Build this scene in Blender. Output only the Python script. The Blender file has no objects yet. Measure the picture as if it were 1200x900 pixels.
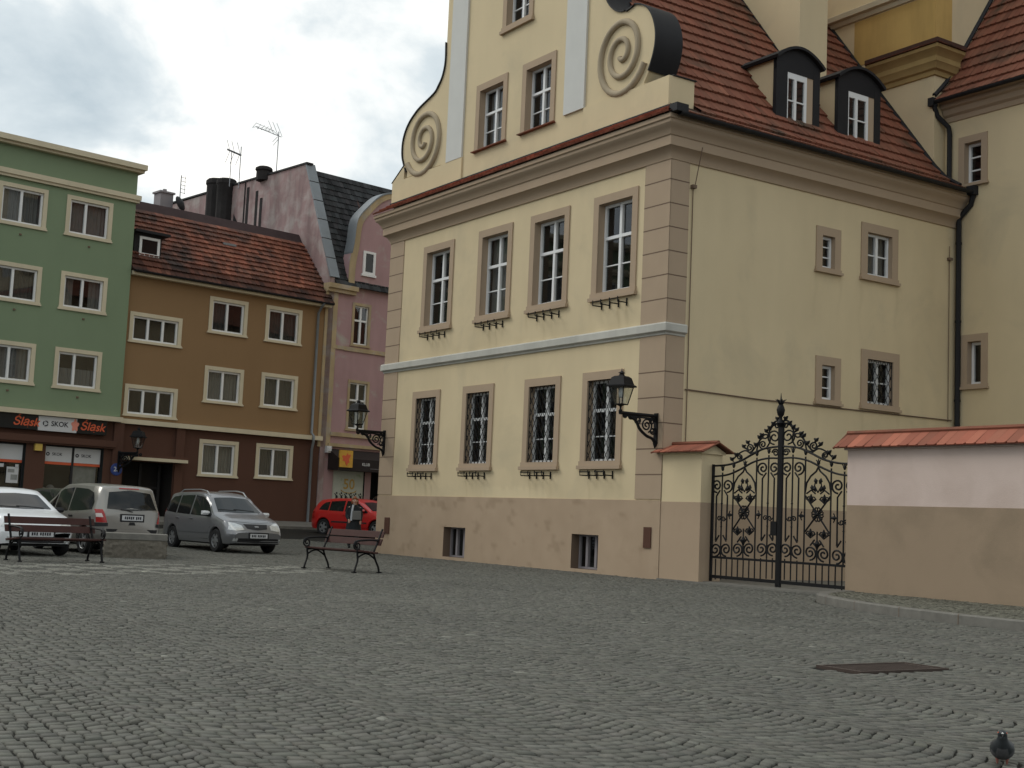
import bpy, bmesh, math, random
import numpy as np
from mathutils import Vector, Matrix
from mathutils.bvhtree import BVHTree
random.seed(7); rng = np.random.default_rng(7)
R = math.radians
sc = bpy.context.scene
COL = sc.collection

# ------------------------------------------------------------------ camera
F_PX, PITCH, ROLL, EYE = 1550.0, 0.1026, 0.0438, 1.2
cp, sp, cr, sr = math.cos(PITCH), math.sin(PITCH), math.cos(ROLL), math.sin(ROLL)
c_r = Vector((cr, -sr * sp, sr * cp)); c_u = Vector((-sr, -cr * sp, cr * cp)); c_w = Vector((0, cp, sp))
cam = bpy.data.cameras.new('camera'); cam_o = bpy.data.objects.new('camera', cam); COL.objects.link(cam_o)
M4 = Matrix((c_r, c_u, -c_w)).transposed().to_4x4(); M4.translation = Vector((0, 0, EYE)); cam_o.matrix_world = M4
cam.sensor_width = 36; cam.lens = F_PX / 1200 * 36; cam.clip_end = 2000; cam.clip_start = .1
sc.camera = cam_o

# ------------------------------------------------------------------ sky and sun (overcast, bright clouds ahead and to the left)
SUN_AZ, SUN_EL = R(-72), R(42)          # azimuth from +y towards +x
world = bpy.data.worlds.new('World'); sc.world = world; world.use_nodes = True
nt = world.node_tree; nt.nodes.clear()
def N(t, kind, **kw):
    n = t.nodes.new(kind)
    for k, v in kw.items(): setattr(n, k, v)
    return n
def math_n(t, op, a, b=None, c=None, clamp=False):
    n = N(t, 'ShaderNodeMath', operation=op, use_clamp=clamp)
    for i, v in enumerate((a, b, c)):
        if v is None: continue
        if isinstance(v, (int, float)): n.inputs[i].default_value = v
        else: t.links.new(v, n.inputs[i])
    return n.outputs[0]
def ramp(t, fac, stops, interp='LINEAR'):
    n = N(t, 'ShaderNodeValToRGB'); n.color_ramp.interpolation = interp
    e = n.color_ramp.elements
    while len(e) < len(stops): e.new(.5)
    for k, (p, c) in enumerate(stops):
        e[k].position = p; e[k].color = (*c, 1) if len(c) == 3 else c
    t.links.new(fac, n.inputs[0]); return n.outputs[0]
def mixc(t, fac, a, b, mode='MIX'):
    n = N(t, 'ShaderNodeMix', data_type='RGBA', blend_type=mode)
    for s, v in ((n.inputs[0], fac), (n.inputs[6], a), (n.inputs[7], b)):
        if isinstance(v, (int, float)): s.default_value = v
        elif isinstance(v, (tuple, list)): s.default_value = (*v[:3], 1)
        else: t.links.new(v, s)
    return n.outputs[2]
sky = N(nt, 'ShaderNodeTexSky', sky_type='NISHITA', sun_disc=False); sky.sun_elevation = SUN_EL; sky.sun_rotation = SUN_AZ
tc = N(nt, 'ShaderNodeTexCoord'); sep = N(nt, 'ShaderNodeSeparateXYZ'); nt.links.new(tc.outputs['Generated'], sep.inputs[0])
zz = math_n(nt, 'MAXIMUM', math_n(nt, 'ADD', sep.outputs[2], .42), .05)
comb = N(nt, 'ShaderNodeCombineXYZ')
nt.links.new(math_n(nt, 'DIVIDE', sep.outputs[0], zz), comb.inputs[0]); nt.links.new(math_n(nt, 'DIVIDE', sep.outputs[1], zz), comb.inputs[1])
nz = N(nt, 'ShaderNodeTexNoise'); nz.inputs['Scale'].default_value = 3.0; nz.inputs['Detail'].default_value = 7; nz.inputs['Roughness'].default_value = .56
nz.inputs['Distortion'].default_value = .25
mp = N(nt, 'ShaderNodeMapping'); mp.inputs['Location'].default_value = (5.5, 2.2, 0); nt.links.new(comb.outputs[0], mp.inputs[0]); nt.links.new(mp.outputs[0], nz.inputs['Vector'])
cl = ramp(nt, nz.outputs[0], [(.36, (.36, .42, .455)), (.48, (.50, .55, .57)), (.55, (.70, .715, .70)), (.64, (.92, .895, .835))])
dotn = N(nt, 'ShaderNodeVectorMath', operation='DOT_PRODUCT'); nt.links.new(tc.outputs['Generated'], dotn.inputs[0])
dotn.inputs[1].default_value = Vector((-.42, .86, .30)).normalized()
front = N(nt, 'ShaderNodeMapRange'); nt.links.new(dotn.outputs['Value'], front.inputs[0])
front.inputs[1].default_value = -.7; front.inputs[2].default_value = .95; front.inputs[3].default_value = .86; front.inputs[4].default_value = 1.0
cl2 = mixc(nt, 1.0, cl, front.outputs[0], 'MULTIPLY')
bg_sky = N(nt, 'ShaderNodeBackground'); nt.links.new(sky.outputs[0], bg_sky.inputs[0]); bg_sky.inputs[1].default_value = .08
bg_cl = N(nt, 'ShaderNodeBackground'); nt.links.new(cl2, bg_cl.inputs[0]); bg_cl.inputs[1].default_value = 1.0
mxs = N(nt, 'ShaderNodeMixShader'); mxs.inputs[0].default_value = .95
nt.links.new(bg_sky.outputs[0], mxs.inputs[1]); nt.links.new(bg_cl.outputs[0], mxs.inputs[2])
wo = N(nt, 'ShaderNodeOutputWorld'); nt.links.new(mxs.outputs[0], wo.inputs[0])
sun = bpy.data.lights.new('sun', 'SUN'); sun.energy = .8; sun.angle = R(25); sun.color = (1, .96, .88)
sun_o = bpy.data.objects.new('sun', sun); COL.objects.link(sun_o)
sd = Vector((math.sin(SUN_AZ) * math.cos(SUN_EL), math.cos(SUN_AZ) * math.cos(SUN_EL), math.sin(SUN_EL)))
sun_o.rotation_euler = sd.to_track_quat('Z', 'Y').to_euler(); sun_o.location = sd * 200
vs = sc.view_settings; vs.view_transform = 'Standard'; vs.look = 'None'; vs.exposure = .60; vs.gamma = 1; vs.use_curve_mapping = False
sc.cycles.max_bounces = 6; sc.cycles.transparent_max_bounces = 12

# ------------------------------------------------------------------ materials
def new_mat(name):
    m = bpy.data.materials.new(name); m.use_nodes = True; t = m.node_tree; t.nodes.clear()
    o = N(t, 'ShaderNodeOutputMaterial'); p = N(t, 'ShaderNodeBsdfPrincipled'); t.links.new(p.outputs[0], o.inputs[0])
    return m, t, p, o
def coords(t, scale=(1, 1, 1)):
    c = N(t, 'ShaderNodeTexCoord'); mpn = N(t, 'ShaderNodeMapping'); mpn.inputs['Scale'].default_value = scale
    t.links.new(c.outputs['Object'], mpn.inputs[0]); return mpn.outputs[0]
def noise(t, vec, scale, detail=4, rough=.55, dist=0):
    n = N(t, 'ShaderNodeTexNoise'); n.inputs['Scale'].default_value = scale; n.inputs['Detail'].default_value = detail
    n.inputs['Roughness'].default_value = rough; n.inputs['Distortion'].default_value = dist; t.links.new(vec, n.inputs['Vector']); return n.outputs[0]
def bump(t, p, h, strength, dist=.02):
    b = N(t, 'ShaderNodeBump'); b.inputs['Strength'].default_value = strength; b.inputs['Distance'].default_value = dist
    t.links.new(h, b.inputs['Height']); t.links.new(b.outputs[0], p.inputs['Normal'])
def mul(c, k): return tuple(min(1, x * k) for x in c)
def mat(name, col, rough=.8, metal=0, var=.10, scale=2.0, streak=0.0, fine=0.0, fscale=60, spec=.3, attr=False, patch=None, coat=0):
    """plaster / paint / metal / wood: slow blotches, rain streaks, fine grain"""
    m, t, p, o = new_mat(name); v = coords(t)
    n1 = noise(t, v, scale, 5)
    c = mixc(t, n1, mul(col, 1 - var), mul(col, 1 + var)) if var else None
    if c is None:
        rgb = N(t, 'ShaderNodeRGB'); rgb.outputs[0].default_value = (*col, 1); c = rgb.outputs[0]
    if patch:
        pc, lo, hi, ps = patch
        f = ramp(t, noise(t, v, ps, 7, .6, .4), [(lo, (0, 0, 0)), (hi, (1, 1, 1))]); c = mixc(t, f, c, pc)
    if streak:
        s = noise(t, coords(t, (1.3, 1.3, .22)), 1.1, 5, .6)
        f = ramp(t, s, [(.36, (1 - streak,) * 3), (.62, (1, 1, 1))]); c = mixc(t, 1.0, c, f, 'MULTIPLY')
    if attr:
        a = N(t, 'ShaderNodeAttribute', attribute_name='tint'); c = mixc(t, 1.0, c, a.outputs['Color'], 'MULTIPLY')
    t.links.new(c, p.inputs['Base Color'])
    p.inputs['Roughness'].default_value = rough; p.inputs['Metallic'].default_value = metal; p.inputs['Specular IOR Level'].default_value = spec
    if coat: p.inputs['Coat Weight'].default_value = coat; p.inputs['Coat Roughness'].default_value = .05
    if fine: bump(t, p, noise(t, v, fscale, 3), fine, .01)
    return m
MT = {}
MT['cream'] = mat('cream_plaster', (.655, .542, .352), .9, var=.07, scale=.7, streak=.025, fine=.25, fscale=45, spec=.1, patch=((.58, .487, .325), .54, .72, .5), attr=True)
MT['tan'] = mat('tan_plaster', (.425, .325, .232), .9, var=.06, scale=1.2, streak=.025, fine=.2, spec=.1)
MT['plinth'] = mat('plinth_plaster', (.43, .325, .23), .9, attr=True, var=.08, scale=.8, streak=.025, fine=.25, spec=.1, patch=((.40, .30, .21), .55, .75, 1.3))
MT['wall_plinth'] = mat('garden_wall_plinth', (.33, .25, .175), .9, patch=((.28, .215, .15), .48, .70, .9), var=.06, scale=.8, fine=.25, spec=.1)
MT['ochre_dull'] = mat('dull_ochre_moulding', (.40, .285, .125), .9, var=.15, scale=2, streak=.12, spec=.1)
MT['tile_edge'] = mat('tile_edge', (.085, .045, .034), .85, var=.3, scale=4, spec=.2)
MT['belt'] = mat('belt_plaster', (.53, .52, .47), .9, var=.12, scale=3, streak=.15, spec=.1)
MT['pilaster'] = mat('grey_white_plaster', (.62, .62, .59), .9, var=.05, streak=.025, spec=.1)
MT['spiral'] = mat('spiral_plaster', (.42, .35, .25), .9, var=.1, streak=.12, spec=.1)
MT['ochre'] = mat('ochre_plaster', (.56, .375, .135), .9, var=.12, scale=1, streak=.18, spec=.1)
MT['groove'] = mat('groove', (.17, .12, .085), .95, var=.1)
MT['tile'] = mat('red_roof_tile', (.215, .082, .050), .8, var=.3, scale=.8, attr=True, fine=.2, patch=((.050, .044, .030), .50, .70, .8), spec=.25)
MT['tile_new'] = mat('orange_roof_tile', (.31, .105, .065), .75, var=.15, scale=2, attr=True, fine=.2)
MT['tile_old'] = mat('weathered_roof_tile', (.21, .078, .048), .85, var=.4, scale=1.3, attr=True, patch=((.05, .035, .03), .42, .66, .9))
MT['tile_dark'] = mat('dark_roof_tile', (.042, .044, .046), .8, var=.3, scale=1.3, attr=True, spec=.1, patch=((.10, .05, .04), .70, .76, 1.2))
MT['metal_dark'] = mat('dark_sheet_metal', (.020, .020, .022), .6, metal=0, var=.25, scale=2, spec=.2)
MT['zinc'] = mat('zinc_sheet', (.20, .22, .235), .5, metal=.3, var=.2, scale=2)
MT['iron'] = mat('black_iron', (.007, .007, .008), .6, var=.2, spec=.22)
MT['white'] = mat('white_window_paint', (.76, .77, .77), .45, var=.03, spec=.4)
MT['cream_trim'] = mat('cream_trim', (.62, .55, .40), .85, var=.08, streak=.08)
MT['dark_in'] = mat('dark_room', (.035, .032, .030), .95, var=.2, spec=0)
MT['curtain'] = mat('net_curtain', (.21, .205, .195), .95, var=.12, scale=6, spec=0)
MT['curtain_dark'] = mat('grey_curtain', (.085, .083, .080), .95, var=.2, scale=6, spec=0)
MT['green'] = mat('green_plaster', (.215, .28, .178), .95, var=.06, scale=.5, streak=.025, fine=.2, spec=.1)
MT['brown'] = mat('ochre_brown_plaster', (.275, .175, .092), .95, var=.07, scale=.6, streak=.025, fine=.2, spec=.1)
MT['maroon'] = mat('maroon_plaster', (.105, .055, .040), .9, var=.1, scale=.8, streak=.025, fine=.2, spec=.1)
MT['pink'] = mat('pink_plaster', (.42, .275, .28), .95, var=.12, scale=.8, streak=.12, spec=.1, patch=((.44, .40, .36), .56, .70, 1.1))
MT['firewall'] = mat('weathered_pink_render', (.36, .255, .25), .95, var=.25, scale=.6, streak=.35, spec=.1, patch=((.45, .39, .37), .44, .66, 1.3))
MT['ochre_old'] = mat('faded_ochre_render', (.46, .36, .22), .95, var=.2, scale=1.2, streak=.2, spec=.1, patch=((.40, .36, .31), .5, .68, 1.3))
MT['soot'] = mat('sooty_brick', (.035, .033, .033), .95, var=.4, scale=3, spec=.1)
MT['grey_render'] = mat('grey_render', (.26, .24, .25), .95, var=.15, scale=2)
MT['garden_wall'] = mat('pale_pink_render', (.62, .505, .45), .95, patch=((.55, .44, .385), .48, .72, .8), var=.05, scale=.8, streak=.025, fine=.3, spec=.1)
MT['granite'] = mat('granite_kerb', (.165, .158, .14), .8, var=.4, scale=5, fine=.4, fscale=30)
MT['rough_stone'] = mat('rough_stone', (.145, .13, .105), .9, var=.55, scale=14, fine=.9, fscale=22)
MT['wood'] = mat('bench_wood', (.058, .026, .022), .65, var=.35, scale=4, spec=.2)
MT['rust_plate'] = mat('rusty_steel', (.060, .043, .035), .75, var=.4, scale=6, fine=.3)
MT['sign_black'] = mat('sign_black', (.012, .013, .014), .4, var=.1)
MT['sign_white'] = mat('sign_white', (.60, .61, .62), .4, var=.05)
MT['sign_orange'] = mat('sign_orange', (.65, .12, .05), .5, var=.05)
MT['sign_pink'] = mat('sign_salmon', (.72, .27, .20), .5, var=.05)
MT['ink'] = mat('ink', (.02, .02, .025), .6, var=0)
MT['blue_plate'] = mat('blue_enamel', (.03, .06, .22), .35, var=.05)
MT['yellow'] = mat('yellow_plastic', (.60, .42, .10), .5, var=.1)
MT['yellow_sign'] = mat('yellow_sign', (.62, .35, .05), .5, var=.3, scale=9)
MT['poster'] = mat('poster_paper', (.50, .53, .47), .7, var=.12, scale=4, patch=((.25, .36, .16), .60, .72, 2.2))
MT['gold'] = mat('gold_ink', (.50, .33, .09), .5, var=.1)
MT['poster2'] = mat('grey_poster', (.28, .29, .28), .6, var=.5, scale=5)
MT['aluminium'] = mat('antenna_metal', (.30, .31, .33), .5, metal=.6, var=.1)
MT['lamp_glass'] = None
MT['rubber'] = mat('rubber', (.016, .016, .017), .8, var=.1)
MT['rim'] = mat('wheel_rim', (.34, .35, .36), .4, metal=.7, var=.05)
MT['plate'] = mat('number_plate', (.55, .56, .57), .5, var=.05)
MT['car_white'] = mat('white_car_paint', (.74, .76, .78), .3, var=.02, spec=.5, coat=.5)
MT['car_beige'] = mat('champagne_car_paint', (.26, .25, .23), .32, metal=.45, var=.03, spec=.5, coat=.5)
MT['car_silver'] = mat('silver_car_paint', (.22, .225, .235), .32, metal=.5, var=.03, spec=.5, coat=.5)
MT['car_red'] = mat('red_car_paint', (.50, .018, .016), .3, var=.03, spec=.5, coat=.5)
MT['car_black'] = mat('black_car_paint', (.012, .012, .014), .25, var=.03, spec=.5, coat=.5)
MT['car_glass'] = mat('car_glass', (.010, .012, .013), .06, var=.1, spec=.38)
MT['black_plastic'] = mat('black_plastic', (.022, .022, .024), .6, var=.1)
MT['headlight'] = mat('headlight_glass', (.62, .64, .64), .15, metal=.3, var=.25, scale=14, spec=.6)
MT['red_lens'] = mat('red_lens', (.34, .014, .012), .2, var=.25, scale=12, spec=.6)
MT['white_lens'] = mat('white_lens', (.62, .55, .52), .2, var=.1, spec=.6)
MT['skin'] = mat('skin', (.52, .33, .25), .6, var=.05)
MT['hair'] = mat('ginger_hair', (.22, .070, .025), .6, var=.3, scale=40)
MT['coat'] = mat('dark_coat', (.022, .026, .030), .9, var=.3, scale=8)
MT['bag'] = mat('grey_canvas_bag', (.17, .17, .165), .9, var=.2, scale=8)
MT['pale_cloth'] = mat('pale_scarf', (.45, .47, .50), .9, var=.1)
MT['pigeon_dark'] = mat('pigeon_breast', (.018, .022, .025), .5, var=.4, scale=50, spec=.5)
MT['pigeon_grey'] = mat('pigeon_feathers', (.075, .075, .078), .7, var=.3, scale=60)
MT['pigeon_pink'] = mat('pigeon_feet', (.25, .10, .08), .7, var=.1)
MT['cere'] = mat('pigeon_cere', (.55, .55, .53), .6, var=0)
MT['shade_glass'] = mat('shop_interior', (.030, .034, .034), .9, var=.4, scale=2, spec=0)
# the paving stones: own colour per stone, the grain of split granite
def stone_mat(name, base, attr=True):
    m, t, p, o = new_mat(name); v = coords(t)
    g = noise(t, v, 130, 3, .6); b = noise(t, v, .35, 4)
    c = mixc(t, g, mul(base, .72), mul(base, 1.28)); c = mixc(t, .8, c, mixc(t, b, (.66, .66, .64), (1.34, 1.33, 1.28)), 'MULTIPLY')
    if attr:
        a = N(t, 'ShaderNodeAttribute', attribute_name='tint'); c = mixc(t, 1.0, c, a.outputs['Color'], 'MULTIPLY')
    t.links.new(c, p.inputs['Base Color']); p.inputs['Roughness'].default_value = .78; p.inputs['Specular IOR Level'].default_value = .3
    bump(t, p, g, .35, .006); return m
MT['sett'] = stone_mat('granite_sett', (.114, .113, .100))
MT['joint'] = mat('joint_sand', (.026, .025, .022), .95, var=.3, scale=3, fine=.4, fscale=80, spec=.1)
def glass_mat():
    m = bpy.data.materials.new('window_glass'); m.use_nodes = True; t = m.node_tree; t.nodes.clear()
    o = N(t, 'ShaderNodeOutputMaterial'); tr = N(t, 'ShaderNodeBsdfTransparent'); gl = N(t, 'ShaderNodeBsdfGlossy')
    tr.inputs[0].default_value = (.78, .80, .79, 1); gl.inputs['Roughness'].default_value = .02; gl.inputs[0].default_value = (.9, .92, .95, 1)
    ge = N(t, 'ShaderNodeNewGeometry'); dt = N(t, 'ShaderNodeVectorMath', operation='DOT_PRODUCT'); t.links.new(ge.outputs['Normal'], dt.inputs[0]); t.links.new(ge.outputs['Incoming'], dt.inputs[1])
    mx = N(t, 'ShaderNodeMixShader'); f = math_n(t, 'MULTIPLY_ADD', math_n(t, 'POWER', math_n(t, 'SUBTRACT', 1.0, math_n(t, 'ABSOLUTE', dt.outputs['Value'])), 5), .92, .075, clamp=True)
    t.links.new(f, mx.inputs[0]); t.links.new(tr.outputs[0], mx.inputs[1]); t.links.new(gl.outputs[0], mx.inputs[2]); t.links.new(mx.outputs[0], o.inputs[0]); return m
MT['glass'] = glass_mat(); MT['lamp_glass'] = MT['glass']

# ------------------------------------------------------------------ mesh helpers
class MB:
    def __init__(s, f=None): s.v = []; s.f = []; s.m = []; s.c = []; s.map = f or (lambda a, o, z: (a, o, z)); s.tint = None; s.fat = 1.0
    def add(s, vs, fs, m=0, raw=False):
        b = len(s.v); s.v += [tuple(v) if raw else s.map(*v) for v in vs]
        for f in fs: s.f.append([b + i for i in f]); s.m.append(m)
        if s.tint is not None: s.c += [s.tint] * len(vs)
        return s
    def quad(s, a, b, c, d, m=0): return s.add([a, b, c, d], [(0, 1, 2, 3)], m)
    def box(s, x0, x1, y0, y1, z0, z1, m=0):
        v = [(x, y, z) for x in (x0, x1) for y in (y0, y1) for z in (z0, z1)]
        return s.add(v, [(0, 1, 3, 2), (4, 6, 7, 5), (0, 4, 5, 1), (2, 3, 7, 6), (0, 2, 6, 4), (1, 5, 7, 3)], m)
    def prism(s, pts, fn, d0, d1, m=0):
        n = len(pts); v = [fn(p, q, d) for d in (d0, d1) for p, q in pts]
        fs = [tuple(range(n)), tuple(range(2 * n - 1, n - 1, -1))] + [(i, (i + 1) % n, n + (i + 1) % n, n + i) for i in range(n)]
        return s.add(v, fs, m)
    def tube(s, pts, r, n=6, m=0, closed=False, flat=None):
        P = [Vector(s.map(*p)) for p in pts]; k = len(P); rr = r if isinstance(r, (list, tuple)) else [r] * k
        rings = []; prev = None
        for i in range(k):
            if closed: t = P[(i + 1) % k] - P[i - 1]
            else: t = P[min(i + 1, k - 1)] - P[max(i - 1, 0)]
            if t.length < 1e-9: t = Vector((0, 0, 1))
            t.normalize()
            if prev is None:
                a = Vector((0, 0, 1)) if abs(t.z) < .9 else Vector((1, 0, 0)); x = t.cross(a).normalized()
            else:
                x = prev - t * prev.dot(t); x = x.normalized() if x.length > 1e-6 else t.orthogonal().normalized()
            prev = x; y = t.cross(x)
            rings.append([P[i] + (x * math.cos(2 * math.pi * j / n) + y * math.sin(2 * math.pi * j / n)) * (rr[i] * s.fat) for j in range(n)])
        v = [p for g in rings for p in g]; fs = []
        for i in range(k if closed else k - 1):
            for j in range(n):
                a, b = i * n, ((i + 1) % k) * n
                fs.append((a + j, a + (j + 1) % n, b + (j + 1) % n, b + j))
        if not closed: fs += [tuple(range(n - 1, -1, -1)), tuple(range((k - 1) * n, k * n))]
        return s.add(v, fs, m, raw=True)
    def lathe(s, prof, c=(0, 0, 0), n=12, m=0, sx=1, sy=1, rot=0):
        v = []; k = len(prof)
        for r, z in prof:
            for j in range(n):
                a = 2 * math.pi * j / n + rot; v.append((c[0] + r * sx * math.cos(a), c[1] + r * sy * math.sin(a), c[2] + z))
        fs = [(i * n + j, i * n + (j + 1) % n, (i + 1) * n + (j + 1) % n, (i + 1) * n + j) for i in range(k - 1) for j in range(n)]
        fs += [tuple(range(n - 1, -1, -1)), tuple(range((k - 1) * n, k * n))]
        return s.add(v, fs, m)
    def rings(s, rings, m=0, caps=True, closed=True):
        n = len(rings[0]); v = [p for g in rings for p in g]; fs = []
        for i in range(len(rings) - 1):
            for j in range(n if closed else n - 1):
                fs.append((i * n + j, i * n + (j + 1) % n, (i + 1) * n + (j + 1) % n, (i + 1) * n + j))
        if caps: fs += [tuple(range(n - 1, -1, -1)), tuple(range((len(rings) - 1) * n, len(rings) * n))]
        return s.add(v, fs, m)
    def build(s, name, mats, parent=None, smooth=None, bevel=0, recalc=True):
        me = bpy.data.meshes.new(name); me.from_pydata([tuple(v) for v in s.v], [], s.f)
        if not isinstance(mats, (list, tuple)): mats = [mats]
        for mm in mats: me.materials.append(MT[mm] if isinstance(mm, str) else mm)
        if len(mats) > 1: me.polygons.foreach_set('material_index', s.m)
        if not s.c and any(isinstance(q, str) and q in ('tile', 'tile_new', 'tile_old', 'tile_dark', 'sett', 'cream', 'plinth') for q in mats): s.c = [(1, 1, 1)] * len(s.v)
        if s.c:
            at = me.color_attributes.new('tint', 'FLOAT_COLOR', 'POINT'); at.data.foreach_set('color', np.array([(*c, 1) for c in s.c], dtype=np.float32).ravel())
        if recalc:
            bm = bmesh.new(); bm.from_mesh(me); bmesh.ops.recalc_face_normals(bm, faces=bm.faces); bm.to_mesh(me); bm.free()
        if smooth is not None:
            me.polygons.foreach_set('use_smooth', [True] * len(me.polygons)); me.set_sharp_from_angle(angle=R(smooth))
        o = bpy.data.objects.new(name, me); COL.objects.link(o)
        if parent: o.parent = parent
        if bevel:
            b = o.modifiers.new('bevel', 'BEVEL'); b.width = bevel; b.segments = 2; b.limit_method = 'ANGLE'
        return o
def tag(o, label=None, cat=None, group=None, kind=None):
    if label: o['label'] = label
    if cat: o['category'] = cat
    if group: o['group'] = group
    if kind: o['kind'] = kind
    return o
def empty(name, loc=(0, 0, 0), rz=0, label=None, cat=None, group=None):
    o = bpy.data.objects.new(name, None); COL.objects.link(o); o.location = loc; o.rotation_euler = (0, 0, rz); o.empty_display_size = .3
    return tag(o, label, cat, group)
def copy_tree(o, parent=None):
    c = o.copy(); COL.objects.link(c)
    if parent: c.parent = parent
    for ch in list(o.children): copy_tree(ch, c)
    return c
def spiral(c, r0, r1, a0, turns, n=None, hand=1):
    """points of a spiral in a plane: (p, q)"""
    n = n or max(8, int(abs(turns) * 16)); out = []
    for i in range(n + 1):
        k = i / n; r = r0 + (r1 - r0) * k; a = a0 + hand * 2 * math.pi * turns * k
        out.append((c[0] + r * math.cos(a), c[1] + r * math.sin(a)))
    return out
def smooth_line(pts, n=8):
    """Catmull-Rom through the points"""
    P = [np.array(p, float) for p in pts]; P = [2 * P[0] - P[1]] + P + [2 * P[-1] - P[-2]]; out = []
    for i in range(1, len(P) - 2):
        for k in range(n):
            t = k / n; a, b, c, d = P[i - 1:i + 3]
            out.append(tuple(.5 * ((2 * b) + (c - a) * t + (2 * a - 5 * b + 4 * c - d) * t * t + (3 * b - a - 3 * c + d) * t ** 3)))
    return out + [tuple(P[-2])]
def text_mesh(txt, name, size, parent, place, mtl, shear=0, depth=.006, bold=0):
    """lettering: place(p, q, d) maps the flat text to the parent's space"""
    cu = bpy.data.curves.new('lettering', 'FONT'); cu.body = txt; cu.size = size; cu.align_x = 'CENTER'; cu.align_y = 'CENTER'; cu.shear = shear; cu.offset = bold; cu.resolution_u = 3
    ob = bpy.data.objects.new('lettering', cu); COL.objects.link(ob); bpy.context.view_layer.update()
    me = bpy.data.meshes.new_from_object(ob.evaluated_get(bpy.context.evaluated_depsgraph_get())); bpy.data.objects.remove(ob)
    for v in me.vertices: v.co = place(v.co.x, v.co.y, depth)
    me.materials.clear(); me.materials.append(MT[mtl]); me.name = name
    o = bpy.data.objects.new(name, me); COL.objects.link(o); o.parent = parent; return o
from mathutils import noise as mnoise
def wall(parent, fr, name, a0, a1, z0, z1, holes, mtl, o=0.0, wear=None):
    """a wall sheet in frame fr with its openings left out"""
    A = sorted({a0, a1} | {x for h in holes for x in h[:2] if a0 < x < a1}); Z = sorted({z0, z1} | {x for h in holes for x in h[2:] if z0 < x < z1})
    mb = MB(fr)
    for i in range(len(A) - 1):
        for j in range(len(Z) - 1):
            ca, cz = (A[i] + A[i + 1]) / 2, (Z[j] + Z[j + 1]) / 2
            if any(h[0] < ca < h[1] and h[2] < cz < h[3] for h in holes): continue
            if wear is None: mb.quad((A[i], o, Z[j]), (A[i + 1], o, Z[j]), (A[i + 1], o, Z[j + 1]), (A[i], o, Z[j + 1])); continue
            na, nz_ = max(1, math.ceil((A[i + 1] - A[i]) / .07)), max(1, math.ceil((Z[j + 1] - Z[j]) / .09)); b = len(mb.v)
            for q in range(nz_ + 1):
                for p in range(na + 1):
                    a, z = A[i] + (A[i + 1] - A[i]) * p / na, Z[j] + (Z[j + 1] - Z[j]) * q / nz_; k = wear(a, z); mb.v.append(fr(a, o, z)); mb.c.append((k, k * (1 - (1 - k) * .08), k * (1 - (1 - k) * .2)))
            for q in range(nz_):
                for p in range(na): c = b + q * (na + 1) + p; mb.f.append([c, c + 1, c + na + 2, c + na + 1]); mb.m.append(0)
    if parent is None: return mb
    return mb.build(name, mtl, parent, recalc=False)
def opening(a0, a1, z0, z1, sur, sill): return (a0 + sur, a1 - sur, z0 + sill, z1 - sur)

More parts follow.
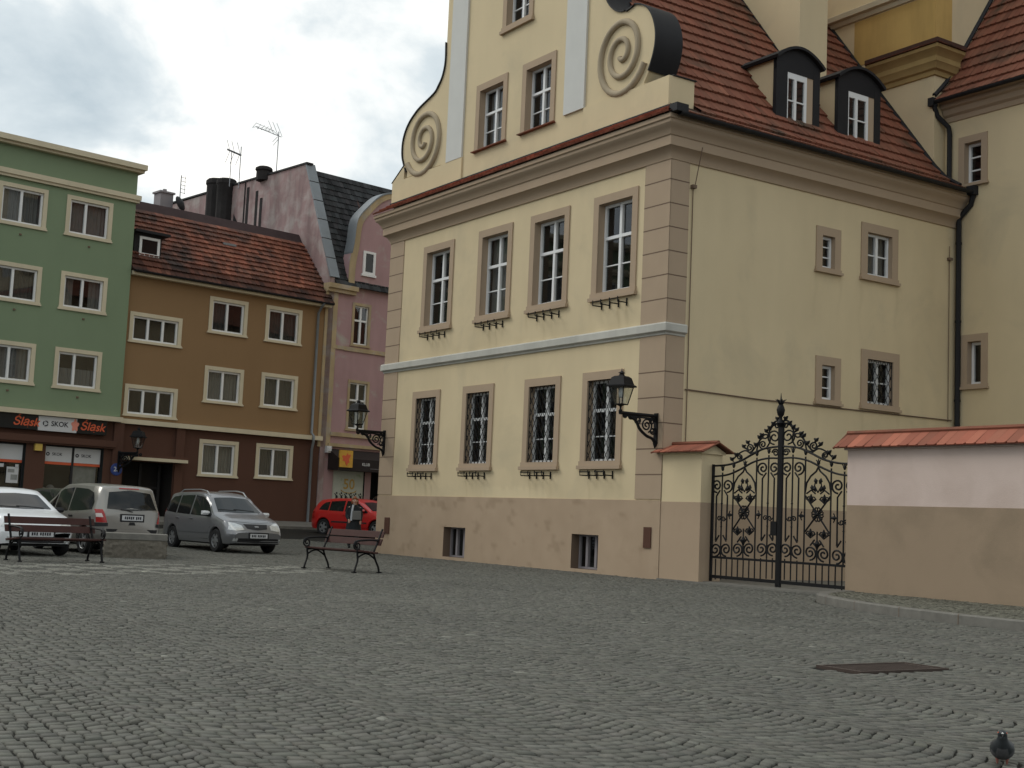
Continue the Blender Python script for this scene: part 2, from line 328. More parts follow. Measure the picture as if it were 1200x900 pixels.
def window(parent, fr, a0, a1, z0, z1, sur=.2, sill=.2, cols=(.5,), bars=(), depth=.24, trim='tan', proud=.035, grille=False, bracket=False, curtain=None, sillm=None, frame_t=.06, name='window', sill_out=.10, sash_col='white', o=0.0, label=None):
    b0, b1, y0, y1 = opening(a0, a1, z0, z1, sur, sill)
    mb = MB(fr); e = .004
    # surround, then jambs, then a shallow dark room behind the glass
    if sur > 0:
        mb.box(a0, b0, o - .01, o + proud, z0 + sill, z1); mb.box(b1, a1, o - .01, o + proud, z0 + sill, z1); mb.box(b0, b1, o - .01, o + proud, y1, z1)
    if sill > 0: mb.box(a0 - .05, a1 + .05, o - .01, o + sill_out, z0, z0 + sill * .45, 1); mb.box(a0 - .02, a1 + .02, o - .01, o + proud + .02, z0 + sill * .45, z0 + sill, 1)
    for q in (((b0, o, y0), (b0, o - depth, y0), (b0, o - depth, y1), (b0, o, y1)), ((b1, o, y0), (b1, o - depth, y0), (b1, o - depth, y1), (b1, o, y1)), ((b0, o, y1), (b0, o - depth, y1), (b1, o - depth, y1), (b1, o, y1)), ((b0, o, y0), (b0, o - depth, y0), (b1, o - depth, y0), (b1, o, y0))): mb.quad(*q)
    d2 = depth + .7
    for q in (((b0, o - depth, y0), (b0, o - d2, y0), (b0, o - d2, y1), (b0, o - depth, y1)), ((b1, o - depth, y0), (b1, o - d2, y0), (b1, o - d2, y1), (b1, o - depth, y1)), ((b0, o - depth, y1), (b0, o - d2, y1), (b1, o - d2, y1), (b1, o - depth, y1)), ((b0, o - depth, y0), (b0, o - d2, y0), (b1, o - d2, y0), (b1, o - depth, y0)), ((b0, o - d2, y0), (b1, o - d2, y0), (b1, o - d2, y1), (b0, o - d2, y1))): mb.quad(*q, m=2)
    w = mb.build(name, [trim, sillm or trim, 'dark_in'], parent)
    if label: w['label'] = label
    g = o - depth + .03; ft = frame_t; wd, hg = b1 - b0, y1 - y0; f = MB(fr)
    f.box(b0 + e, b0 + ft, g, g + .07, y0 + e, y1 - e); f.box(b1 - ft, b1 - e, g, g + .07, y0 + e, y1 - e)
    f.box(b0 + ft, b1 - ft, g, g + .07, y0 + e, y0 + ft); f.box(b0 + ft, b1 - ft, g, g + .07, y1 - ft, y1 - e)
    for c in cols: x = b0 + wd * c; f.box(x - .045, x + .045, g - .004, g + .08, y0 + ft, y1 - ft)
    for p, th in bars:
        x = y0 + hg * p; f.box(b0 + ft, b1 - ft, g - .002, g + (.085 if th > .05 else .045), x - th / 2, x + th / 2)
    f.build('sash', sash_col, w)
    MB(fr).quad((b0 + ft, g + .02, y0 + ft), (b1 - ft, g + .02, y0 + ft), (b1 - ft, g + .02, y1 - ft), (b0 + ft, g + .02, y1 - ft)).build('pane', 'glass', w)
    if curtain:
        segs = {'full': [(b0, b1)], 'left': [(b0, b0 + wd * .52)], 'right': [(b0 + wd * .48, b1)], 'sides': [(b0, b0 + wd * .3), (b1 - wd * .3, b1)], 'low': [(b0, b1)], 'dark': [(b0, b1)]}[curtain]
        cm = MB(fr); top = y1 if curtain != 'low' else y0 + hg * .55
        for p, q in segs:
            n = max(6, int((q - p) / .03)); ph = random.random() * 6
            pts = [(p + (q - p) * i / n, o - depth - .12 + .025 * math.sin(i * 1.3 + ph + .4 * math.sin(i * .37))) for i in range(n + 1)]
            for i in range(n): cm.quad((*pts[i], y0), (*pts[i + 1], y0), (*pts[i + 1], top), (*pts[i], top))
        cm.build('curtain', 'curtain_dark' if curtain == 'dark' or random.random() < .35 else 'curtain', w, smooth=60, recalc=False)
    if grille:
        gm = MB(fr); sp_ = .175; og = o - .03; nx = wd / sp_
        for sgn in (1, -1):
            k = -int(hg / (sp_ * 1.7)) - 2
            while k < nx + int(hg / (sp_ * 1.7)) + 2:
                # a diagonal bar clipped to the opening
                pts = []
                for i in range(41):
                    zq = y0 + hg * i / 40; xq = b0 + k * sp_ + sgn * (zq - y0) / 1.7
                    if b0 <= xq <= b1: pts.append((xq, og, zq))
                if len(pts) > 1: gm.tube([pts[0], pts[-1]], .011, 4)
                k += 1
        gm.tube([(b0, og, y0), (b0, og, y1), (b1, og, y1), (b1, og, y0)], .014, 4, closed=True)
        gm.build('grille', 'iron', w)
    if bracket:
        bm_ = MB(fr); zb = z0 - .10; L = a1 - a0
        for k in (.18, .56):
            x = a0 + L * k
            bm_.tube([(x, o, zb - .06), (x, o + .30, zb - .06), (x, o + .30, zb + .06)], .016, 5); bm_.tube([(x + .32, o, zb - .06), (x + .32, o + .30, zb - .06), (x + .32, o + .30, zb + .06)], .016, 5)
            bm_.tube([(x - .03, o + .30, zb + .02), (x + .35, o + .30, zb + .02)], .013, 5); bm_.tube([(x, o + .02, zb - .14), (x, o + .02, zb + .05)], .018, 5); bm_.tube([(x + .32, o + .02, zb - .14), (x + .32, o + .02, zb + .05)], .018, 5)
        bm_.build('flower_box_bracket', 'iron', w)
    return w

def tiles(name, parent, mtl, place, path, a0, a1, tw=.18, row=.26, clip=None, thick=.03, vary=.22, dark=None):
    """rows of plain tiles up a roof: path is a (p, z) line going up the slope; place(a, p, z) maps to the parent's space"""
    P = [np.array(q, float) for q in path]; seg = [np.linalg.norm(P[i + 1] - P[i]) for i in range(len(P) - 1)]; L = sum(seg)
    def at(s):
        for i, l in enumerate(seg):
            if s <= l or i == len(seg) - 1:
                t = (P[i + 1] - P[i]) / l; return P[i] + t * s, np.array([-t[1], t[0]]) * (1 if t[0] >= 0 else -1)
            s -= l
    mb = MB(); nrow = max(1, int(round(L / row))); rw = L / nrow
    # under-sheet so that nothing shows through between tiles
    us = [at(s)[0] for s in np.linspace(0, L, 2 * len(P) + nrow)]
    mb.tint = (.35, .33, .32)
    for i in range(len(us) - 1):
        b, c = us[i], us[i + 1]
        lo, hi = a0, a1
        if clip: lo, hi = clip((b + c) / 2, a0, a1)
        if hi > lo: mb.add([place(lo, *b), place(hi, *b), place(hi, *c), place(lo, *c)], [(0, 1, 2, 3)])
    for r_ in range(nrow):
        q0, n0 = at(r_ * rw + .0001); q1, n1 = at(min(L, (r_ + 1.12) * rw))
        lo, hi = a0, a1
        if clip: lo, hi = clip((q0 + q1) / 2, a0, a1)
        if hi - lo < .05: continue
        off = (r_ % 2) * .5 * tw; x = lo - off
        while x < hi:
            xa, xb = max(lo, x), min(hi, x + tw - .006); x += tw
            if xb - xa < .03: continue
            k = 1 + random.uniform(-vary, vary) + (random.random() < .05) * random.uniform(-.4, .35); k2 = k * random.uniform(.93, 1.07)
            if dark: k *= dark(r_, xa); k2 *= dark(r_, xa)
            mb.tint = (k, k2, k2)
            h = thick + random.uniform(-.006, .008); b = q0 + n0 * h; bt = q0 + n0 * .004; c = q1 + n1 * .010; cut = min(.03, (xb - xa) * .25); b2 = b + (c - b) * .09; bt2 = bt + (c - b) * .09
            mb.add([place(xa, *b2), place(xa + cut, *b), place(xb - cut, *b), place(xb, *b2), place(xb, *c), place(xa, *c), place(xa, *bt2), place(xa + cut, *bt), place(xb - cut, *bt), place(xb, *bt2)],
                   [(0, 1, 2, 3, 4, 5), (0, 6, 7, 1), (1, 7, 8, 2), (2, 8, 9, 3)])
    return mb.build(name, mtl, parent, recalc=False)

# ------------------------------------------------------------------ frames of the two building lines
P0 = Vector((3.53, 30.52, 0)); ANG_H = R(33.75)          # town hall corner; local x runs along its gate side, local y along its gable front
eS = Vector((math.cos(ANG_H), math.sin(ANG_H), 0)); eF = Vector((-math.sin(ANG_H), math.cos(ANG_H), 0))
G0 = Vector((-14.62, 50, 0)); ANG_G = R(42.686)
gx = Vector((math.cos(ANG_G), math.sin(ANG_G), 0)); gn = Vector((math.sin(ANG_G), -math.cos(ANG_G), 0))
def HW(v, u, z=0): return P0 + eS * v + eF * u + Vector((0, 0, z))
def GW(s, t, z=0): return G0 + gx * s + gn * t + Vector((0, 0, z))
fF = lambda a, o, z: (-o, a, z)            # gable front
fS = lambda a, o, z: (a, -o, z)            # side by the gate (also the fronts of the far row)
def gz(x, y):
    t = (np.asarray(x) - G0.x) * gn.x + (np.asarray(y) - G0.y) * gn.y
    q = np.clip((13.5 - t) / 11.1, 0, 1); return .5 * q ** 1.3

# ------------------------------------------------------------------ ground, setts, kerbs
def grid_sheet(name, xs, ys, dz, mtl):
    X, Y = np.meshgrid(xs, ys); Z = gz(X, Y) + dz; v = np.stack([X.ravel(), Y.ravel(), Z.ravel()], 1); nx = len(xs); fs = []
    for j in range(len(ys) - 1):
        for i in range(nx - 1): a = j * nx + i; fs.append((a, a + 1, a + nx + 1, a + nx))
    me = bpy.data.meshes.new(name); me.from_pydata(v.tolist(), [], fs); me.materials.append(MT[mtl]); o = bpy.data.objects.new(name, me); COL.objects.link(o); return o
xs = np.concatenate([np.linspace(-900, -70, 12), np.arange(-60, 61, 1.5), np.linspace(70, 900, 12)]); ys = np.concatenate([np.linspace(-600, -30, 10), np.arange(-20, 90, 1.5), np.linspace(95, 1200, 12)])
tag(grid_sheet('ground', xs, ys, -.013, 'joint'), kind='structure')
KERB = [(-.05, -5.62), (-1.0, -6.0), (-2.05, -6.75), (-2.75, -7.8), (-3.3, -9.0), (-3.65, -10.3), (-3.85, -12.0), (-3.95, -18.0)]   # (v, u)
KS = smooth_line(KERB, 6)
def in_pavement(v, u):
    return (u < -5.5) & (v > np.interp(-u, [-k[1] for k in KS], [k[0] for k in KS]) - .02)
def stones():
    W, Rr, s, nst = 1.38, .98, .106, 0
    half = math.asin(W / 2 / Rr); n_arc = int(round(2 * half * Rr / .104)); lane = np.array([-.50, .866]); across = np.array([.866, .50])
    A, T, H, C = [], [], [], []
    ks = np.arange(-54, 54); js = np.arange(-430, 640)
    for k in ks:
        ph = random.random() * s
        c0 = across * (k * W)
        J = js[:, None]; th = -half + 2 * half * np.arange(n_arc + 1)[None, :] / n_arc
        # quick cull of the lane
        ctr = c0[None, :] + lane[None, :] * (js[:, None] * s + ph)
        keep = (ctr[:, 1] > 3.8) & (ctr[:, 1] < 47) & (ctr[:, 0] > -.44 * ctr[:, 1] - 4) & (ctr[:, 0] < .44 * ctr[:, 1] + 4)
        jj = js[keep]
        if len(jj) == 0: continue
        m = len(jj)
        th = np.tile(th, (m, 1)); th[:, 1:-1] += rng.normal(0, .014, (m, n_arc - 1))
        wob = rng.normal(0, .006, (m + 0, n_arc + 1))
        def pt(theta, j, w):
            a = Rr * np.sin(theta); l = -Rr * np.cos(theta) + j * s + ph + w
            return c0[None, None, :] + across[None, None, :] * a[..., None] + lane[None, None, :] * l[..., None]
        lo = pt(th, jj[:, None], wob); hi = pt(th, jj[:, None] + 1.0, wob)
        q = np.stack([lo[:, :-1], lo[:, 1:], hi[:, 1:], hi[:, :-1]], 2).reshape(-1, 4, 2); A.append(q)
    Q = np.concatenate(A)
    # own shape, joint and height of each stone
    c = Q.mean(1, keepdims=True); Q = c + (Q - c) * rng.uniform(.80, .885, (len(Q), 1, 1)) + rng.normal(0, .0035, Q.shape)
    x, y = c[:, 0, 0], c[:, 0, 1]; v = (x - P0.x) * eS.x + (y - P0.y) * eS.y; u = (x - P0.x) * eF.x + (y - P0.y) * eF.y
    ok = ~((v > -.03) & (u < 13.7)) & ~in_pavement(v, u) & ~((v > -10.85) & (v < -9.45) & (u > -15.42) & (u < -14.86))
    tq = (x - G0.x) * gn.x + (y - G0.y) * gn.y; ok &= tq > 2.45
    ok &= y > 3.8
    Q, x, y, v, u = Q[ok], x[ok], y[ok], v[ok], u[ok]; n = len(Q); c = Q.mean(1, keepdims=True)
    top = c + (Q - c) * .91; zt = gz(Q[:, :, 0], Q[:, :, 1]); h = rng.normal(0, .0022, (n, 1)) + rng.normal(0, .0014, (n, 4))
    V = np.zeros((n, 12, 3)); V[:, :4, :2] = Q; V[:, :4, 2] = zt - .04; V[:, 4:8, :2] = c + (Q - c) * .985; V[:, 4:8, 2] = zt - .011 + h; V[:, 8:, :2] = top; V[:, 8:, 2] = zt + h
    base = np.array([[0, 1, 5, 4], [1, 2, 6, 5], [2, 3, 7, 6], [3, 0, 4, 7], [4, 5, 9, 8], [5, 6, 10, 9], [6, 7, 11, 10], [7, 4, 8, 11], [8, 9, 10, 11]])
    Fc = (base[None] + (np.arange(n) * 12)[:, None, None]).reshape(-1, 4)
    tint = rng.normal(1, .11, (n, 1)) * np.array([[1, 1, 1]]) * (1 + rng.normal(0, .010, (n, 3)))
    # pale chequers laid into the square in front of the parked cars
    e1 = (x * .90 + y * .44) / .62; e2 = (-x * .44 + y * .90) / .78
    zone = (v > -14.6) & (v < -7.4) & (u > -1.4 + (v + 13.7) * .36) & (u < 2.6 + (v + 13.06) * .23)
    chk = ((np.floor(e1) + np.floor(e2)) % 2 == 0) & zone
    tint[chk] *= 1.75; tint[zone & ~chk] *= .85
    worn = rng.random(n) < .003; tint[worn] *= 1.7
    me = bpy.data.meshes.new('cobblestone_paving'); me.vertices.add(n * 12); me.vertices.foreach_set('co', V.astype(np.float32).ravel())
    me.loops.add(len(Fc) * 4); me.loops.foreach_set('vertex_index', Fc.astype(np.int32).ravel()); me.polygons.add(len(Fc))
    me.polygons.foreach_set('loop_start', np.arange(len(Fc), dtype=np.int32) * 4); me.polygons.foreach_set('loop_total', np.full(len(Fc), 4, np.int32))
    me.update(calc_edges=True); at = me.color_attributes.new('tint', 'FLOAT_COLOR', 'POINT')
    cc = np.ones((n, 12, 4), np.float32); cc[:, :, :3] = tint[:, None, :]; at.data.foreach_set('color', cc.ravel())
    me.materials.append(MT['sett'])
    o = bpy.data.objects.new('cobblestone_paving', me); COL.objects.link(o); tag(o, kind='structure'); print('setts', n)
stones()
# pavement by the garden wall: small setts inside a granite kerb
kb = MB()
prof = [(-.0, -.05), (-.0, .125), (.015, .14), (.19, .14), (.205, .13), (.205, -.05)]
pts = [HW(v, u) for v, u in KS]; rg = []
for i, p in enumerate(pts):
    t = (pts[min(i + 1, len(pts) - 1)] - pts[max(i - 1, 0)]).normalized(); nrm = Vector((-t.y, t.x, 0))
    if nrm.dot(eS) < 0: nrm = -nrm
    rg.append([tuple(p + nrm * d + Vector((0, 0, z))) for d, z in prof])
kb.rings(rg)
k_o = tag(kb.build('kerb', 'granite', smooth=35), kind='structure')
jb = MB()      # dark joints between the kerb stones
for i in range(4, len(pts) - 1, 6):
    p = pts[i]; t = (pts[i + 1] - pts[i - 1]).normalized(); nrm = Vector((-t.y, t.x, 0)); nrm = nrm if nrm.dot(eS) > 0 else -nrm
    a = p - t * .006; b = p + t * .006
    jb.add([tuple(q + nrm * d + Vector((0, 0, z))) for q in (a, b) for d, z in ((-.004, -.02), (-.004, .128), (.012, .145), (.20, .145))], [(0, 1, 5, 4), (1, 2, 6, 5), (2, 3, 7, 6)])
tag(jb.build('kerb_joints', 'groove'), kind='structure')
pv = MB(); n_in = len(KS)
for i in range(n_in - 1):
    a, b = HW(*KS[i]), HW(*KS[i + 1]); a2, b2 = HW(.05, KS[i][1] - .0), HW(.05, KS[i + 1][1])
    pv.add([tuple(q + Vector((0, 0, .118))) for q in (a, b, b2, a2)], [(0, 1, 2, 3)])
tag(pv.build('pavement', 'joint'), kind='structure')
def pavement_setts():
    mb = MB()
    u = -5.75
    while u > -15:
        vmin = float(np.interp(-u, [-k[1] for k in KS], [k[0] for k in KS])) + .24; v = -.06
        while v > vmin:
            w, l = random.uniform(.07, .10), random.uniform(.07, .10); k = max(.4, random.gauss(.95, .22)); mb.tint = (k * 1.02, k, k * .9)
            p = HW(v - w / 2 + random.uniform(-.01, .01), u - l / 2 + random.uniform(-.01, .01)); hx, hy = w / 2 - .006, l / 2 - .006; z = .128 + random.uniform(-.004, .005); a = random.uniform(-.2, .2) + ANG_H
            ring = lambda s_, zz: [(p.x + s_ * (cx * hx * math.cos(a) - cy * hy * math.sin(a)), p.y + s_ * (cx * hx * math.sin(a) + cy * hy * math.cos(a)), zz) for cx, cy in ((-1, -1), (1, -1), (1, 1), (-1, 1))]
            mb.rings([ring(1, z - .03), ring(.97, z - .006), ring(.78, z)]); v -= .10
        u -= .098
    return tag(mb.build('pavement_setts', 'sett', smooth=50), kind='structure')
pavement_setts()
# pavement along the far row
fp = MB(); rows = [(2.4, -.2), (2.4, .585), (2.25, .60), (0, .76)]
fp.rings([[tuple(GW(s_, t, z)) for t, z in rows] for s_ in (-40, 30)], closed=False, caps=False)
tag(fp.build('far_pavement', 'granite'), kind='structure')

# ================================================================== TOWN HALL
hall = empty('town_hall', P0, ANG_H, 'cream corner town hall with scrolled gable, tan quoins and steep red tiled roof', 'town hall')
UW = 13.65; VL = 10.5
WU = [(1.16, 2.92), (3.96, 5.74), (6.62, 8.36), (9.72, 11.5)]; WL = [(1.5, 3.12), (4.07, 5.70), (7.22, 8.84), (10.12, 11.74)]
BS = [(2.25, 3.34), (8.36, 9.54)]
GW_ = [(4.86, 6.46), (7.22, 8.86)]
hF = [opening(a, b, 6.74, 9.42, .21, .2) for a, b in WU] + [opening(a, b, 2.54, 4.96, .21, .2) for a, b in WL]
hB = [(a, b, .08, .93) for a, b in BS]
rs_ = random.Random(5)
RUNS = []                                   # rust and rain runs under the flower box irons and sill ends: (place, top, length, width, strength)
for L_, zb_ in ((WU, 6.60), (WL, 2.40)):
    for a, b in L_:
        for k in (.18, .56):
            for d in (0, .32): RUNS.append((a + (b - a) * k + d, zb_, rs_.uniform(.25, .95), rs_.uniform(.03, .07), rs_.uniform(.08, .26)))
        for e_ in (a - .03, b + .03): RUNS.append((e_, zb_ + .14, rs_.uniform(.3, .8), .06, rs_.uniform(.03, .12)))
def front_wear(a, z):
    k = 1.0 + .035 * mnoise.noise(Vector((a * .9, z * .9, 3))) + .02 * mnoise.noise(Vector((a * 4, z * 1.2, 9)))
    for u_, zt_, ln, w_, am in RUNS:
        d = zt_ - z
        if 0 <= d < ln and abs(a - u_) < .2: k -= am * (1 - d / ln) * math.exp(-((a - u_ - .03 * math.sin(d * 9)) / w_) ** 2)
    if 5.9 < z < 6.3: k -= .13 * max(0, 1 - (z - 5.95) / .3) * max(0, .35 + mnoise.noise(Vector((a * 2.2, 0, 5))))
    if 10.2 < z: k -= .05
    if 4.6 + .3 * mnoise.noise(Vector((z * 3, 1, 1))) < a < 7.6 and 1.8 <= z < 2.06 + .04 * mnoise.noise(Vector((a * 3, 2, 2))): k += .07
    return k
def side_wear(a, z):
    k = 1.0 + .04 * mnoise.noise(Vector((a * .7, z * .5, 21))) + .025 * mnoise.noise(Vector((a * 3, z * .8, 4)))
    for u_, zt_, ln, w_, am in ((4.9, 7.8, 1.6, .06, .08), (5.8, 7.8, 1.2, .05, .10), (6.6, 7.8, 1.9, .07, .08), (8.0, 7.8, 1.4, .06, .11), (5.0, 4.4, 1.2, .06, .08), (6.7, 4.4, 1.5, .05, .10), (8.1, 4.4, 1.6, .06, .09), (10.2, 9.6, 5, .12, .10), (2.6, 9.7, 2.4, .2, .05), (3.6, 4.4, 1.8, .15, .05)):
        d = zt_ - z
        if 0 <= d < ln: k -= am * (1 - d / ln) * math.exp(-((a - u_ - .05 * math.sin(d * 5)) / w_) ** 2)
    return k
def plinth_wear(a, z):
    k = 1.0 + .06 * mnoise.noise(Vector((a * .8, z * 1.1, 12))) + .05 * mnoise.noise(Vector((a * 2.6, z * 2.6, 17)))
    n_ = mnoise.noise(Vector((a * 1.1, z * 2.2, 40))) + .5 * mnoise.noise(Vector((a * 4, z * 6, 44)))
    return k - (.16 if n_ > .52 else .16 * max(0, (n_ - .34) / .18))
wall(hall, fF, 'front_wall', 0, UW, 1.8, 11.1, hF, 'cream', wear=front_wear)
wall(hall, fF, 'plinth', -.02, UW + .02, -.1, 1.8, hB, 'plinth', o=.022, wear=plinth_wear)
pl_ = MB(fF); pl_.quad((-.02, 0, 1.8), (UW, 0, 1.8), (UW, .022, 1.8), (-.02, .022, 1.8)); pl_.build('plinth_ledge', 'plinth', hall)
curt = ['right', None, 'right', 'left']
for i, (a, b) in enumerate(WU): window(hall, fF, a, b, 6.74, 9.42, .21, .2, bars=((.31, .03), (.62, .08)), depth=.27, frame_t=.075, bracket=True, curtain=(None, None, 'full', None)[i])
for i, (a, b) in enumerate(WL): window(hall, fF, a, b, 2.54, 4.96, .21, .2, bars=((.31, .028), (.63, .08)), depth=.26, grille=True, bracket=True)
for a, b in BS:
    window(hall, fF, a, b, .08, .93, 0, 0, cols=(.35, .68), bars=(), depth=.34, trim='groove', o=.022, name='basement_window', frame_t=.05, sash_col='grey_render')
# gable
wall(hall, fF, 'gable_wall', 2.85, 10.78, 11.1, 18.2, [opening(a, b, 11.84, 13.86, .2, .06) for a, b in GW_] + [opening(6.08, 7.62, 15.06, 17.1, .2, .2)], 'cream')
for i, (a, b) in enumerate(GW_): window(hall, fF, a, b, 11.84, 13.86, .2, .06, bars=((.30, .028), (.60, .07)), depth=.27, sillm='tile', sill_out=.12, curtain=(None, 'right')[i])
window(hall, fF, 6.08, 7.62, 15.06, 17.1, .2, .2, bars=((.30, .028), (.60, .07)), depth=.27)
gb = MB(lambda p, q, d: (d, p, q))
LS = smooth_line([(10.78, 15.75), (10.76, 15.15), (10.89, 14.71), (11.13, 14.44), (11.39, 14.26), (12.22, 14.02), (12.58, 13.86), (12.86, 13.68), (13.07, 13.46), (13.2, 13.2), (13.24, 12.92), (13.2, 12.61), (13.02, 12.27), (12.9, 12.1)], 4)
RS = smooth_line([(2.85, 15.2), (2.74, 14.62), (2.40, 14.22), (2.0, 14.06), (1.55, 14.10), (1.13, 13.92), (.88, 13.63), (.74, 13.28), (.71, 12.96), (.78, 12.62), (.95, 12.25), (1.12, 12.0)], 4)
idn = lambda p, q, d: (p, q, d)
gb.prism([(10.78, 11.9)] + LS + [(12.9, 11.9)], idn, 0.0, .75)
gb.prism([(2.85, 11.9)] + RS + [(1.12, 11.9)], idn, 0.0, .75)
gb.prism([(2.85, 18.2), (2.85, 11.1), (2.9, 11.1), (2.9, 18.2)], idn, .003, .75); gb.prism([(10.78, 18.2), (10.78, 15.7), (10.73, 15.7), (10.73, 18.2)], idn, .003, .75)
gb.prism([(2.6, 18.2), (3.2, 19.4), (5.2, 20.2), (6.8, 21), (8.4, 20.2), (10.4, 19.4), (11.0, 18.2)], idn, -.05, .75)
gb.build('scroll_gable', 'cream', hall)
bb = MB(fF); bb.box(.12, 3.52, -.75, .05, 11.06, 11.92); bb.build('gable_base', 'cream', hall)
bb = MB(fF); bb.box(9.5, 13.75, -.75, .05, 11.06, 11.86)
bb.add([(13.0, .05, 11.86), (13.75, .05, 11.86), (13.0, .05, 12.3), (13.0, -.75, 11.86), (13.75, -.75, 11.86), (13.0, -.75, 12.3)], [(0, 1, 2), (3, 5, 4), (0, 3, 4, 1), (1, 4, 5, 2), (0, 2, 5, 3)])
bb.build('gable_base', 'cream', hall)
for a_, z_ in ((9.52, 11.862), (3.5, 11.922)):
    pm = MB(fF); pm.box(a_, a_ + .9, -.01, .06, z_, 18.1); pm.build('pilaster', 'pilaster', hall)
# sheet metal over the scroll edges
for S_, sg in ((RS, 1), (LS, -1)):
    r1 = []; fl = MB()
    for i, (p, q) in enumerate(S_):
        a, b = S_[max(i - 1, 0)], S_[min(i + 1, len(S_) - 1)]; tx, tz = b[0] - a[0], b[1] - a[1]; l = math.hypot(tx, tz); nx_, nz_ = (tz / l, -tx / l)
        if sg < 0: nx_, nz_ = -nx_, -nz_
        nx_, nz_ = -nx_ * -1, -nz_ * -1
        if (sg > 0 and nx_ > 0 and i > 8) or (sg < 0 and nx_ < 0 and i > 8): nx_, nz_ = -nx_, -nz_
        r1.append([(d, p + nx_ * h, q + nz_ * h) for d, h in ((-.05, -.0), (-.05, .035), (.82, .035), (.82, 0))])
    if sg > 0: r1 = r1[:int(len(r1) * .92)]
    fl.rings(r1)
    if sg < 0: fl.add([(-.06, 13.05, 12.33), (-.06, 13.82, 11.87), (.8, 13.82, 11.87), (.8, 13.05, 12.33)], [(0, 1, 2, 3)])
    else: fl.box(.06, .80, .08, 2.85, 11.925, 11.95)
    fl.build('gable_flashing', 'metal_dark', hall, smooth=50)
# the two raised plaster spirals
def volute(c, rx, rz, a0, turns, hand):
    s_ = MB(); pts = [(c[0] + rx * (1 - .90 * k) * math.cos(a0 + hand * 2 * math.pi * turns * k), c[1] + rz * (1 - .90 * k) * math.sin(a0 + hand * 2 * math.pi * turns * k)) for k in np.linspace(0, 1, 70)]
    s_.tube([(-.02, p, q) for p, q in pts], [.095 - .025 * k for k in np.linspace(0, 1, 70)], 8); return s_.build('spiral_moulding', 'spiral', hall, smooth=60)
volute((2.02, 12.97), 1.02, 1.12, R(205), 2.3, 1)
volute((11.86, 12.88), 1.12, 1.12, R(-30), 2.3, -1)
# side wall by the gate
WS = [(4.9, 5.8, 7.85, 9.05, .22, .14), (6.58, 8.02, 7.88, 9.42, .24, .16), (4.97, 5.88, 4.46, 5.7, .22, .14), (6.65, 8.13, 4.48, 6.05, .24, .16)]
wall(hall, fS, 'side_wall', 0, VL + .4, 1.8, 11.1, [opening(a, b, c, d, s_, q) for a, b, c, d, s_, q in WS], 'cream', wear=side_wear)
wall(hall, fS, 'side_plinth', -.02, VL + .4, -.1, 1.8, [], 'plinth', o=.022)
for i, (a, b, c, d, s_, q) in enumerate(WS):
    small = b - a < 1.1
    window(hall, fS, a, b, c, d, s_, q, cols=() if small else (.5,), bars=((.36, .03), (.68, .03)) if small else ((.5, .035),), depth=.2, grille=(i == 3), frame_t=.07, curtain=(None, 'full', None, None)[i])
# quoins: tan blocks with dark joints, wrapped round the corner
qz = [1.8 + .6 * k for k in range(6)] + [5.95 + .57 * k for k in range(8)]
def quoin(nm, f1):
    q = MB(f1)
    q.box(-.022, .92, -.01, .022, 1.83, 5.66); q.box(-.022, .92, -.01, .022, 5.96, 9.86)
    for z in qz:
        if 1.9 < z < 5.6 or 6.1 < z < 9.8: q.box(-.024, .921, .0, .0245, z - .014, z + .014, 1)
    return q.build(nm, ['tan', 'groove'], hall)
quoin('corner_quoin', fF)
quoin('corner_quoin', lambda a, o, z: (a * .62, -o, z))
ql = MB(fF); ql.box(UW - .86, UW + .02, -.01, .022, 1.83, 5.66); ql.box(UW - .86, UW + .02, -.01, .022, 5.96, 9.86)
for z in qz:
    if 1.9 < z < 5.6 or 6.1 < z < 9.8: ql.box(UW - .861, UW + .021, 0, .0245, z - .014, z + .014, 1)
ql.build('corner_quoin', ['tan', 'groove'], hall)
def mitre(prof, u1, v1, end_ret=True):
    rg = []
    if end_ret: rg.append([(0.3, u1 + d, z) for d, z in prof])
    rg += [[(-d, u1 + (d if end_ret else 0), z) for d, z in prof], [(-d, -d, z) for d, z in prof], [(v1, -d, z) for d, z in prof]]
    return rg
cn = MB(); cn.rings(mitre([(-.02, 9.84), (.04, 9.85), (.06, 9.95), (.12, 10.05), (.21, 10.11), (.23, 10.12), (.23, 10.34), (.26, 10.36), (.28, 10.42), (.34, 10.52), (.42, 10.58), (.43, 10.60), (.43, 10.66), (.47, 10.68), (.47, 10.78), (-.02, 10.9)], UW, VL + .2), caps=True)
cn.build('cornice', 'tan', hall, smooth=30)
bc = MB(); bc.rings(mitre([(-.01, 5.66), (.04, 5.665), (.05, 5.71), (.10, 5.735), (.115, 5.75), (.115, 5.91), (.09, 5.945), (-.01, 5.965)], UW, .56)); bc.build('belt_course', 'belt', hall, smooth=30)
# strip of tiles on the front cornice and its gutter
tiles('cornice_tiles', hall, 'tile_new', lambda a, p, z: (p, a, z), [(-.52, 10.80), (-.06, 11.14)], -.5, UW + .5, tw=.2, row=.19, thick=.05, clip=lambda q, a, b: (q[0] - .02, UW - q[0] + .02))
fb_ = MB(fF); fb_.box(.06, 13.8, -.02, .075, 11.05, 11.19); fb_.build('gable_foot_flashing', 'metal_dark', hall)
gt = MB()
def gutter(mb, p0, p1, r, side):
    d = (Vector(p1) - Vector(p0)).normalized(); sd_ = Vector(side)
    ring = [(sd_ * (r * math.cos(a)) + Vector((0, 0, r * math.sin(a)))) for a in np.linspace(math.pi, 2 * math.pi, 8)] + [(sd_ * (r * .85 * math.cos(a)) + Vector((0, 0, r * .85 * math.sin(a)))) for a in np.linspace(2 * math.pi, math.pi, 8)]
    mb.rings([[tuple(Vector(p) + q) for q in ring] for p in (p0, p1)])
